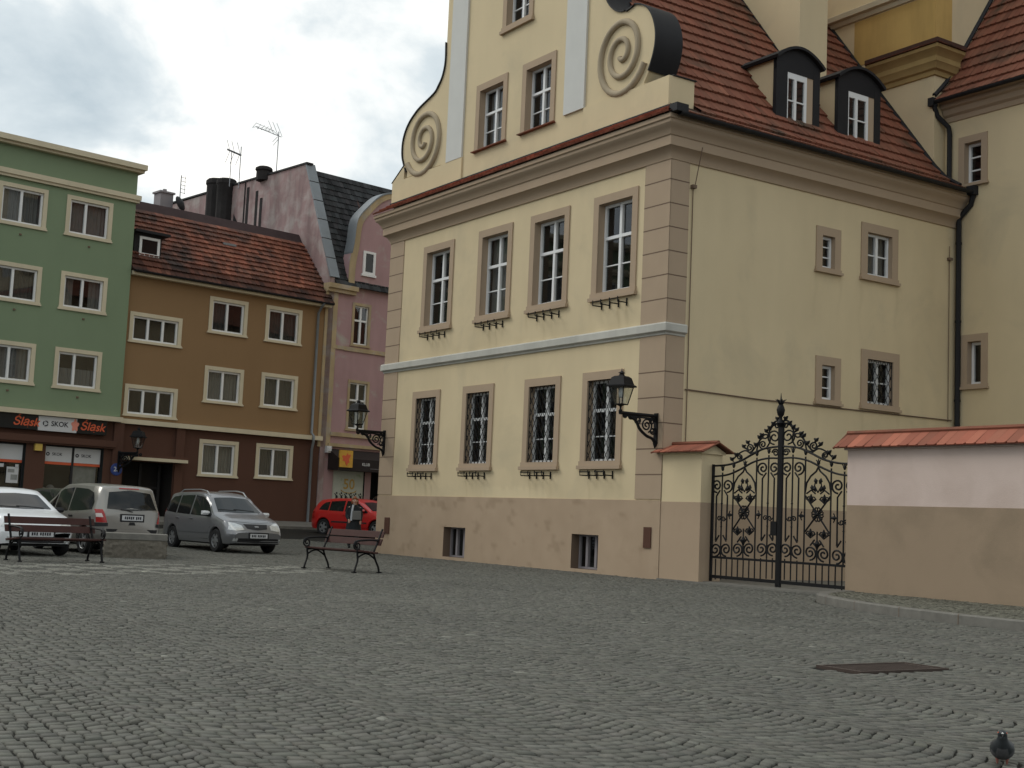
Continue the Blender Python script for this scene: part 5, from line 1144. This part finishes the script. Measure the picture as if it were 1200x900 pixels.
        mx, mz = spec['mirror']; h = hit((mx, s_ * 4, mz), (0, -s_, 0), 0)
        if h is not None:
            m_ = MB(); m_.rings([[(h.x + a * sc_ + .02, h.y + s_ * d, h.z + .06 + c * sc_) for a, c in ((-.07, -.06), (.05, -.055), (.08, .0), (.05, .06), (-.07, .06))] for d, sc_ in ((-.02, .5), (.05, .9), (.16, 1.0), (.20, .8))]); m_.build('wing_mirror', spec.get('mirror_m', paint), r, smooth=40)
        for xc in (xf, xr):
            wh = MB(lambda a, o, z, xc=xc, s_=s_: (xc + a, s_ * (Wd - .10) + s_ * o, rw + z)); prof = [(rw * .62, -.10), (rw * .9, -.10), (rw, -.07), (rw, .05), (rw * .93, .085), (rw * .66, .085), (rw * .64, .06)]
            v = []; n = 28
            for rr, w_ in prof:
                for j in range(n): a = 2 * math.pi * j / n; v.append((rr * math.cos(a), w_, rr * math.sin(a)))
            wh.add(v, [(i * n + j, i * n + (j + 1) % n, (i + 1) * n + (j + 1) % n, (i + 1) * n + j) for i in range(len(prof) - 1) for j in range(n)])
            wo_ = wh.build('wheel', 'rubber', r, smooth=40)
            rm = MB(lambda a, o, z, xc=xc, s_=s_: (xc + a, s_ * (Wd - .10) + s_ * o, rw + z))
            for k in range(spec.get('spokes', 6)):
                a = 2 * math.pi * k / spec.get('spokes', 6); t = (-math.sin(a), math.cos(a)); q0, q1 = rw * .12, rw * .63; h0, h1 = .045, .038
                rm.add([(math.cos(a) * q + t[0] * s2 * h_, dz, math.sin(a) * q + t[1] * s2 * h_) for q, h_ in ((q0, h0), (q1, h1)) for s2 in (-1, 1) for dz in (.03, .065)], [(0, 1, 3, 2), (4, 6, 7, 5), (0, 4, 5, 1), (2, 3, 7, 6), (1, 5, 7, 3), (0, 2, 6, 4)])
            rm.tube([(rw * .63 * math.cos(a), .055, rw * .63 * math.sin(a)) for a in np.linspace(0, 2 * math.pi, 25)[:-1]], .018, 5, closed=True)
            rm.add([(rw * .2 * math.cos(a), .07, rw * .2 * math.sin(a)) for a in np.linspace(0, 2 * math.pi, 13)[:-1]] + [(rw * .2 * math.cos(a), .02, rw * .2 * math.sin(a)) for a in np.linspace(0, 2 * math.pi, 13)[:-1]], [tuple(range(12))] + [(i, (i + 1) % 12, 12 + (i + 1) % 12, 12 + i) for i in range(12)])
            rm.build('rim', 'rim', wo_); MB(lambda a, o, z, xc=xc, s_=s_: (xc + a, s_ * (Wd - .10) + s_ * o, rw + z)).add([(rw * .65 * math.cos(a), -.02, rw * .65 * math.sin(a)) for a in np.linspace(0, 2 * math.pi, 21)[:-1]], [tuple(range(20))]).build('hub_disc', 'black_plastic', wo_, recalc=False)
    for it in spec['panels']: 
        mir = it[-1] if isinstance(it[-1], bool) else False; a_ = it[:-1] if isinstance(it[-1], bool) else it
        patch(*a_[:5], **(a_[5] if len(a_) > 5 else {}))
        if mir:
            fl_ = lambda pl: [(-p, q) for p, q in pl]; patch(a_[0], a_[1], a_[2], fl_(a_[3]), fl_(a_[4]), **(a_[5] if len(a_) > 5 else {}))
    # number plate with dark characters too small to read, fore or aft
    for vw, z, d in (('front', spec['plate_f'], 1), ('rear', spec['plate_r'], -1)):
        h = hit((d * 6, 0, z), (-d, 0, 0), .0)
        p_ = MB(); p_.box(min(h.x, h.x + d * .022), max(h.x, h.x + d * .022), -.26, .26, z - .058, z + .058); p_.box(min(h.x, h.x + d * .012), max(h.x, h.x + d * .012), -.30, .30, z - .09, z + .09, 1); pl_ = p_.build('number_plate', ['plate', 'black_plastic'], r)
        c_ = MB()
        for k, y in enumerate((-.20, -.15, -.10, -.02, .03, .08, .13, .18)): c_.box(min(h.x + d * .022, h.x + d * .026), max(h.x + d * .022, h.x + d * .026), y - .016, y + .016, z - .033 * (1 - .2 * (k % 2)), z + .033)
        c_.build('plate_characters', 'ink', pl_)
    for fn in spec.get('extra', ()): fn(r, hit)
    return r
def wipers(r, hit):
    for y0, y1 in ((.45, -.15), (-.1, -.62)):
        w = MB(); pts = []
        for k in np.linspace(0, 1, 8):
            h = hit((1.0 - .0 * k + wipers.x - 1.0 - .05 * k, y0 + (y1 - y0) * k, 4), (0, 0, -1), .012)
            if h: pts.append(tuple(h))
        if len(pts) > 1: w.tube(pts, .010, 4); w.build('wiper', 'black_plastic', r)
def rails(r, hit):
    for s_ in (1, -1):
        m = MB(); pts = []
        for x in np.linspace(-1.5, .35, 10):
            h = hit((x, s_ * .56, 4), (0, 0, -1), -.0)
            if h: pts.append((h.x, h.y, h.z + (.07 if -1.45 < x < .3 else .0)))
        m.tube(pts, .018, 6); m.build('roof_rail', 'rim', r)
def rear_wiper(r, hit):
    m = MB(); pts = [hit((-6, y, z), (1, 0, 0), .012) for y, z in ((.0, 1.0), (.15, 1.04), (.3, 1.05))]; m.tube([tuple(p) for p in pts if p], .010, 4); m.build('rear_wiper', 'black_plastic', r)
def arc_pts(x0, x1, f, n=8): return [(x, f(x)) for x in np.linspace(x0, x1, n)]
# champagne compact MPV (rear towards the viewer)
spec_mpv = dict(L=4.17, W=1.74, axles=(1.27, -1.31), rw=.31, nose=.55, tail=.14,
    top=[(-2.09, 1.02), (-2.05, 1.06), (-1.92, 1.42), (-1.80, 1.555), (-1.5, 1.60), (-.4, 1.635), (.1, 1.61), (.45, 1.50), (1.05, 1.10), (1.25, 1.02), (1.8, .84), (2.0, .70), (2.09, .55)],
    belt=[(-2.1, 1.02), (-1.2, .98), (0, .93), (.9, .90), (1.3, .86), (2.1, .6)],
    side_windows=[([(-1.62, 1.03), (-.95, .99), (-.45, .975)], [(-1.62, 1.20), (-1.45, 1.42), (-1.1, 1.50), (-.45, 1.525)]), ([(-.38, .97), (.35, .945)], [(-.38, 1.525), (.18, 1.48), (.35, 1.42)]), ([(.42, .945), (.95, .935)], [(.42, 1.37), (.70, 1.19), (.95, 1.0)])],
    seams=[[(.38, .35), (.38, .93)], [(-.42, .35), (-.42, .95)], [(-.95, .66), (-.95, .97)], [(1.0, .62), (1.0, .90)], [(-.42, .34), (.38, .34)]], handles=(.15, -.62), hz=.86, mirror=(.78, .98), plate_f=.46, plate_r=.86, handle='black_plastic', strip='car_beige', spokes=5,
    panels=[('rear_window', 'car_glass', 'rear', [(-.62, 1.06), (0, 1.04), (.62, 1.06)], [(-.52, 1.44), (0, 1.50), (.52, 1.44)]), ('windscreen', 'car_glass', 'top', [(-.62, 1.10), (0, 1.16), (.62, 1.10)], [(-.50, .50), (0, .50), (.50, .50)]),
        ('tail_lamp', 'red_lens', 'rear', [(-.80, .74), (-.62, .74)], [(-.80, 1.04), (-.70, 1.04)], {}, True), ('lamp_lens', 'white_lens', 'rear', [(-.80, .86), (-.70, .86)], [(-.80, .95), (-.72, .95)], dict(off=.014), True),
        ('rear_bumper_strip', 'black_plastic', 'rear', [(-.82, .52), (0, .52), (.82, .52)], [(-.82, .60), (0, .60), (.82, .60)], dict(off=.010, m=1)), ('corner_trim', 'black_plastic', 'rear', [(-.84, .64), (-.60, .66)], [(-.84, .73), (-.60, .735)], dict(m=2), True), ('badge', 'black_plastic', 'rear', [(-.09, .69), (.09, .69)], [(-.06, .76), (.06, .76)]), ('high_brake_lamp', 'red_lens', 'rear', [(-.25, 1.525), (.25, 1.525)], [(-.25, 1.55), (.25, 1.55)], dict(m=1)),
        ('headlight', 'headlight', 'front', [(-.76, .60), (-.42, .60)], [(-.72, .74), (-.42, .72)], {}, True), ('grille', 'black_plastic', 'front', [(-.36, .60), (.36, .60)], [(-.36, .68), (.36, .68)])], extra=(rear_wiper,))
make_car('parked_car', (0, 0, 0), 0, 'x', 'car_beige', spec_mpv).name = 'parked_car'
mpv = bpy.data.objects['parked_car']; tag(mpv, 'champagne people carrier seen from behind, parked behind the stone block')
hd = math.atan2(gn.y, gn.x)      # nose out, square to the far row
def put(o, s_, t, head, z=None):
    p = GW(s_, t); o.location = (p.x, p.y, float(gz(p.x, p.y)) + .004 if z is None else z); o.rotation_euler = (0, 0, head)
# silver people carrier, white hatchback, red hatchback, two dark cars
spec_silver = dict(spec_mpv, L=4.45, W=1.76, axles=(1.33, -1.28), nose=.42,
    top=[(-2.22, 1.02), (-2.18, 1.08), (-2.0, 1.42), (-1.85, 1.55), (-1.4, 1.60), (-.3, 1.62), (.15, 1.58), (.42, 1.49), (1.08, 1.06), (1.22, 1.01), (1.85, .86), (2.05, .76), (2.2, .60), (2.23, .5)],
    belt=[(-2.2, 1.02), (-1.2, .98), (0, .94), (.9, .92), (1.3, .90), (2.2, .62)],
    side_windows=[([(-1.85, 1.05), (-1.15, 1.0)], [(-1.78, 1.30), (-1.6, 1.45), (-1.15, 1.50)]), ([(-1.08, 1.0), (-.28, .975)], [(-1.08, 1.50), (-.28, 1.52)]), ([(-.20, .975), (.55, .95), (.98, .94)], [(-.20, 1.52), (.22, 1.48), (.48, 1.37), (.98, 1.0)])],
    seams=[[(-.24, .35), (-.24, .95)], [(-1.1, .62), (-1.1, .98)], [(1.0, .62), (1.0, .92)], [(-.9, .34), (.9, .34)]], handles=(-.12, -.98), hz=.87, mirror=(.80, .98), plate_f=.47, plate_r=.8, handle='car_silver', strip='car_silver', mirror_m='car_white', spokes=6,
    panels=[('windscreen', 'car_glass', 'top', [(-.66, 1.04), (0, 1.12), (.66, 1.04)], [(-.52, .48), (0, .46), (.52, .48)]), ('headlight', 'headlight', 'front', [(-.80, .62), (-.62, .60), (-.40, .63)], [(-.74, .82), (-.58, .80), (-.42, .74)], {}, True), ('grille', 'black_plastic', 'front', [(-.30, .66), (0, .63), (.30, .66)], [(-.36, .78), (0, .78), (.36, .78)]), ('lower_grille', 'black_plastic', 'front', [(-.62, .30), (0, .28), (.62, .30)], [(-.60, .40), (0, .41), (.60, .40)]), ('fog_lamp', 'headlight', 'front', [(-.72, .32), (-.62, .32)], [(-.72, .39), (-.62, .39)], dict(n=4, m=3), True), ('badge', 'rim', 'front', [(-.06, .70), (.06, .70)], [(-.06, .735), (.06, .735)], dict(off=.014, n=4, m=2)), ('bonnet_line', 'black_plastic', 'front', [(-.70, .846), (0, .80), (.70, .846)], [(-.70, .853), (0, .807), (.70, .853)], dict(m=1, off=.003)),
        ('rear_window', 'car_glass', 'rear', [(-.62, 1.06), (0, 1.04), (.62, 1.06)], [(-.52, 1.42), (0, 1.46), (.52, 1.42)]), ('tail_lamp', 'red_lens', 'rear', [(-.82, .74), (-.66, .74)], [(-.80, 1.1), (-.70, 1.1)], {}, True)], extra=(wipers, rails))
wipers.x = 1.02
put(mpv, -8.55, 16.0, hd + math.pi)
put(make_car('parked_car', (0, 0, 0), 0, 'silver grey people carrier with roof rails, nose out in front of the brown house', 'car_silver', spec_silver), -3.55, 13.55, hd - R(3))
hatch_top = [(-2.05, .90), (-2.0, .98), (-1.75, 1.26), (-1.55, 1.36), (-1.0, 1.42), (-.2, 1.43), (.15, 1.40), (.4, 1.30), (.98, .97), (1.15, .93), (1.75, .82), (1.95, .72), (2.05, .52)]
spec_white = dict(spec_mpv, L=4.1, W=1.70, axles=(1.28, -1.28), nose=.40, top=hatch_top, belt=[(-2.05, .92), (-1, .92), (0, .89), (.9, .87), (1.2, .84), (2.05, .58)],
    side_windows=[([(-1.45, .96), (-.42, .93)], [(-1.38, 1.16), (-1.2, 1.29), (-.42, 1.34)]), ([(-.34, .93), (.55, .905), (.85, .90)], [(-.34, 1.34), (.18, 1.31), (.42, 1.20), (.85, .95)])],
    seams=[[(-.38, .35), (-.38, .90)], [(.92, .60), (.92, .88)], [(-.38, .34), (.9, .34)]], handles=(-.25,), hz=.80, mirror=(.66, .92), plate_f=.47, plate_r=.72, handle='black_plastic', strip='black_plastic', mirror_m='black_plastic',
    panels=[('windscreen', 'car_glass', 'top', [(-.62, .95), (0, 1.02), (.62, .95)], [(-.50, .42), (0, .40), (.50, .42)]), ('headlight', 'headlight', 'front', [(-.78, .60), (-.52, .59), (-.44, .64)], [(-.70, .76), (-.58, .75), (-.48, .70)], {}, True), ('grille', 'black_plastic', 'front', [(-.34, .60), (.34, .60)], [(-.36, .65), (.36, .65)], dict(m=2)), ('lower_grille', 'black_plastic', 'front', [(-.66, .26), (0, .25), (.66, .26)], [(-.62, .41), (0, .41), (.62, .41)]), ('bumper_strip', 'black_plastic', 'front', [(-.80, .515), (0, .515), (.80, .515)], [(-.80, .55), (0, .55), (.80, .55)], dict(m=1, off=.01)), ('fog_lamp', 'headlight', 'front', [(-.70, .30), (-.52, .30)], [(-.70, .40), (-.52, .40)], dict(n=4, m=3, off=.012), True),
        ('rear_window', 'car_glass', 'rear', [(-.60, .98), (.60, .98)], [(-.50, 1.25), (.50, 1.25)]), ('tail_lamp', 'red_lens', 'rear', [(-.80, .62), (-.62, .62)], [(-.76, .90), (-.66, .90)], {}, True)], extra=(wipers,))
wipers.x = .95
put(make_car('parked_car', (0, 0, 0), 0, 'white hatchback parked nose out behind a slatted bench', 'car_white', spec_white), -11.15, 17.15, hd - R(1))
spec_red = dict(spec_white, spokes=7, panels=spec_white['panels'])
red = make_car('parked_car', (0, 0, 0), 0, 'red hatchback parked before the pink house, behind the walking person', 'car_red', dict(spec_white, side_windows=[([(-1.55, .97), (-1.08, .95)], [(-1.45, 1.14), (-1.3, 1.25), (-1.08, 1.28)]), ([(-1.02, .95), (-.32, .93)], [(-1.02, 1.30), (-.32, 1.34)]), ([(-.24, .93), (.55, .905), (.85, .90)], [(-.24, 1.34), (.18, 1.31), (.42, 1.20), (.85, .95)])], handle='car_red', mirror_m='car_red'))
put(red, 7.3, 5.6, hd + R(14))
bl1 = make_car('parked_car', (0, 0, 0), 0, 'black car hidden behind the white hatchback and the champagne people carrier', 'car_black', spec_white); put(bl1, -6.9, 10.2, hd + math.pi)
bl2 = make_car('parked_car', (0, 0, 0), 0, 'black car partly hidden beside the red hatchback by the town hall edge', 'car_black', spec_silver); put(bl2, 10.6, 4.6, hd + R(4))

# ================================================================== person walking towards the square
def skin_mesh(name, pts, edges, rad, mtl, parent, sub=2):
    me = bpy.data.meshes.new(name); me.from_pydata(pts, edges, []); ob = bpy.data.objects.new(name, me); COL.objects.link(ob)
    md = ob.modifiers.new('skin', 'SKIN'); md.use_smooth_shade = True
    for k, v in enumerate(me.skin_vertices[0].data): v.radius = (rad[k] if isinstance(rad[k], tuple) else (rad[k], rad[k])); v.use_root = (k == 0)
    ob.modifiers.new('sub', 'SUBSURF').levels = sub; ob.modifiers['sub'].render_levels = sub
    dg = bpy.context.evaluated_depsgraph_get(); dg.update(); m2 = bpy.data.meshes.new_from_object(ob.evaluated_get(dg)); m2.name = name
    bpy.data.objects.remove(ob); m2.materials.clear(); m2.materials.append(MT[mtl]); m2.polygons.foreach_set('use_smooth', [True] * len(m2.polygons))
    o = bpy.data.objects.new(name, m2); COL.objects.link(o); o.parent = parent; return o
def person(loc, rz):
    r = empty('person', loc, rz, 'walking person in a dark coat with ginger hair and grey bag, behind the lone bench', 'person')
    # faces local -y, mid stride
    P = dict(pel=(0, 0, .86), wst=(0, -.01, 1.02), cst=(0, -.02, 1.24), nk0=(0, -.01, 1.38), nk=(0, -.02, 1.44), hd0=(0, -.03, 1.52), hd1=(0, -.03, 1.60),
             hl=(.09, 0, .82), kl=(.10, -.16, .46), al=(.10, -.10, .09), tl=(.11, -.26, .035), hr=(-.09, 0, .82), kr=(-.09, .02, .44), ar=(-.09, .24, .13), tr=(-.09, .14, .03),
             sl=(.17, -.01, 1.33), el=(.22, .04, 1.08), wl=(.20, -.12, .90), sr=(-.17, -.01, 1.33), er=(-.22, .03, 1.08), wr=(-.19, -.14, .93), pl=(.195, -.17, .85), pr=(-.185, -.19, .885))
    E = [('pel', 'wst'), ('wst', 'cst'), ('cst', 'nk0'), ('nk0', 'nk'), ('nk', 'hd0'), ('hd0', 'hd1'), ('pel', 'hl'), ('hl', 'kl'), ('kl', 'al'), ('al', 'tl'), ('pel', 'hr'), ('hr', 'kr'), ('kr', 'ar'), ('ar', 'tr'), ('cst', 'sl'), ('sl', 'el'), ('el', 'wl'), ('wl', 'pl'), ('cst', 'sr'), ('sr', 'er'), ('er', 'wr'), ('wr', 'pr')]
    rad = dict(pel=.13, wst=.115, cst=(.15, .11), nk0=.06, nk=.05, hd0=(.075, .09), hd1=(.075, .09), hl=.085, kl=.055, al=.04, tl=.035, hr=.085, kr=.055, ar=.04, tr=.035, sl=.06, el=.045, wl=.032, sr=.06, er=.045, wr=.032, pl=.03, pr=.03)
    k = list(P); body = skin_mesh('body', [P[a] for a in k], [(k.index(a), k.index(b)) for a, b in E], [rad[a] for a in k], 'skin', r)
    for s_, w in ((1, P['pl']), (-1, P['pr'])):
        for i, (dx, l) in enumerate(((-.022, .062), (-.007, .07), (.008, .066), (.022, .052))):
            MB().tube([(w[0] + dx * .4, w[1] + .0, w[2]), (w[0] + dx, w[1] - .02, w[2] - .03), (w[0] + dx, w[1] - .012, w[2] - l)], [.011, .010, .007], 6).build('finger', 'skin', body, smooth=60)
        MB().tube([(w[0] - s_ * .02, w[1], w[2] + .02), (w[0] - s_ * .04, w[1] - .03, w[2] - .01), (w[0] - s_ * .035, w[1] - .045, w[2] - .03)], [.012, .011, .008], 6).build('thumb', 'skin', body, smooth=60)
    f = MB(); f.tube([(0, -.115, 1.57), (0, -.138, 1.535), (0, -.118, 1.525)], [.008, .016, .012], 6); f.build('nose', 'skin', body, smooth=60)
    for s_ in (1, -1):
        m = MB(); m.lathe([(.001, -.010), (.010, 0), (.001, .010)], (s_ * .032, -.113, 1.565), 8); m.build('eye', 'ink', body, smooth=60)
        m = MB(); m.lathe([(.004, -.03), (.016, 0), (.004, .03)], (s_ * .082, -.02, 1.55), 8); m.build('ear', 'skin', body, smooth=60)
    m = MB(); m.tube([(-.024, -.112, 1.495), (0, -.118, 1.493), (.024, -.112, 1.495)], .006, 5); m.build('mouth', 'red_lens', body)
    h = MB()
    prof = []
    for t in np.linspace(0, 1, 9):
        z = 1.40 + .30 * t; w = .115 * math.sin(math.pi * (.18 + .80 * t)) + .012; prof.append([(w * math.cos(a), .005 + w * 1.05 * math.sin(a) * (1 if math.sin(a) > 0 else (.95 if t > .72 else .25)), z) for a in np.linspace(0, 2 * math.pi, 19)[:-1]])
    h.rings(prof); h.build('hair', 'hair', r, smooth=60)
    c = MB(); rg = []
    for z, wx, wy, oy in ((.50, .27, .24, .03), (.62, .26, .22, .02), (.80, .235, .19, .01), (.98, .20, .155, -.005), (1.12, .205, .15, -.015), (1.26, .215, .145, -.015), (1.34, .19, .125, -.01), (1.39, .12, .09, -.01), (1.42, .085, .075, -.01)):
        rg.append([(wx * math.cos(a), oy + wy * math.sin(a) + .012 * math.sin(5 * a + z * 9) * (1.35 - z), z) for a in np.linspace(0, 2 * math.pi, 25)[:-1]])
    c.rings(rg, caps=False); c.build('coat', 'coat', r, smooth=60)
    for s_, pts in ((1, ('sl', 'el', 'wl')), (-1, ('sr', 'er', 'wr'))): MB().tube(smooth_line([P[p] for p in pts], 5), [.082, .08, .078, .076, .074, .07, .068, .064, .06, .056, .052], 10).build('sleeve', 'coat', r, smooth=60)
    for a, b, c2, t in (('hl', 'kl', 'al', 'tl'), ('hr', 'kr', 'ar', 'tr')):
        MB().tube([P[a], P[b], P[c2]], [.10, .075, .062], 10).build('trouser_leg', 'coat', r, smooth=60); p, q = Vector(P[c2]), Vector(P[t]); MB().tube([p + (p - q) * .35 + Vector((0, 0, -.03)), p + Vector((0, 0, -.03)), q + Vector((0, -.03, 0))], [.035, .052, .04], 8).build('shoe', 'rubber', r, smooth=60)
    MB().tube(smooth_line([(-.06, -.13, 1.41), (-.10, -.19, 1.20), (-.12, -.22, .90)], 5), .035, 6).build('scarf', 'pale_cloth', r, smooth=60)
    b = empty('shoulder_bag', loc, rz, 'grey canvas bag carried against the dark coat of the walking person', 'bag')
    m = MB(); m.rings([[(.05 + sx * .15, -.19 - .07 * k, z) for sx, z in ((-1, .93), (1, .93), (.95, 1.22), (-.95, 1.22))] for k in (0, .4, 1)]); m.build('bag_body', 'bag', b, bevel=.02)
    MB().tube(smooth_line([(.15, -.22, 1.2), (.06, -.17, 1.36), (-.13, -.02, 1.43), (-.10, .14, 1.2)], 5), .012, 5).build('strap', 'coat', b); return r
pp = Vector((-4.98, 43.6, 0)); pp.z = float(gz(pp.x, pp.y)); person(pp, R(14))

# ================================================================== pigeon in the foreground
def pigeon(loc, rz):
    r = empty('pigeon', loc, rz, 'dark pigeon with a pale bill patch standing on the cobbles near the viewer', 'pigeon'); r.scale = (.88, .88, .88)
    sp_ = [(-.235, .075, .012, .006), (-.19, .085, .030, .012), (-.14, .10, .040, .030), (-.09, .112, .058, .050), (-.03, .118, .070, .062), (.02, .126, .073, .068), (.06, .142, .066, .062), (.085, .165, .050, .046), (.098, .188, .035, .032), (.104, .205, .028, .028), (.110, .220, .028, .028), (.120, .230, .026, .025), (.134, .231, .018, .017), (.143, .228, .007, .007)]
    m = MB(); rg = []
    for i, (x, z, w, h) in enumerate(sp_):
        a, b = sp_[max(0, i - 1)], sp_[min(len(sp_) - 1, i + 1)]; t = Vector((b[0] - a[0], 0, b[1] - a[1])).normalized(); up = Vector((-t.z, 0, t.x))
        rg.append([tuple(Vector((x, 0, z)) + Vector((0, w * math.cos(q), 0)) + up * (h * math.sin(q))) for q in np.linspace(0, 2 * math.pi, 21)[:-1]])
    m.rings(rg); m.m = [0] * len(m.f)
    for i, f in enumerate(m.f):
        ri = min(f) // 20
        if ri < 5 : m.m[i] = 1
    # darker breast and head, greyer belly
    for i, f in enumerate(m.f):
        c = np.mean([m.v[k] for k in f], 0)
        if c[2] < .118: m.m[i] = 1
    m.build('body', ['pigeon_dark', 'pigeon_grey'], r, smooth=60)
    for s_ in (1, -1):
        w = MB(); w.rings([[(x, s_ * (y + d), z) for d, (x, z) in zip((-.004, .010, .006, -.012), ((x0, z0_), (x0, z0_), (x0, z1_), (x0, z1_)))] for x0, y, z0_, z1_ in ((.055, .050, .122, .150), (.02, .062, .104, .158), (-.04, .060, .095, .158), (-.12, .042, .088, .132), (-.20, .020, .080, .105), (-.235, .010, .082, .092))]); w.build('wing', 'pigeon_grey', r, smooth=70)
        l = MB(); x, y = .02, s_ * .028; l.tube([(x, y, .085), (x + .004, y, .058), (x, y, .034)], [.018, .009, .005], 7)
        for a in (-.5, 0, .5, math.pi): l.tube([(x, y, .010), (x + .022 * math.cos(a), y + .022 * math.sin(a), .010), (x + .036 * math.cos(a), y + .036 * math.sin(a), .005)], [.005, .0045, .002], 5)
        l.build('leg', 'pigeon_pink', r, smooth=60)
        e = MB(); e.lathe([(.0005, -.005), (.005, 0), (.0005, .005)], (.120, s_ * .0245, .234), 8); e.build('eye', 'sign_orange', r, smooth=60)
    b = MB(); b.tube([(.140, 0, .229), (.155, 0, .223), (.166, 0, .214)], [.007, .005, .0015], 6); b.build('beak', 'black_plastic', r, smooth=60)
    b = MB(); b.lathe([(.0005, -.008), (.0085, 0), (.0005, .008)], (.146, 0, .2335), 8); b.build('cere', 'cere', r, smooth=60)
    return r
pigeon((2.74, 7.32, -.022), math.atan2(-7.3, -2.6))
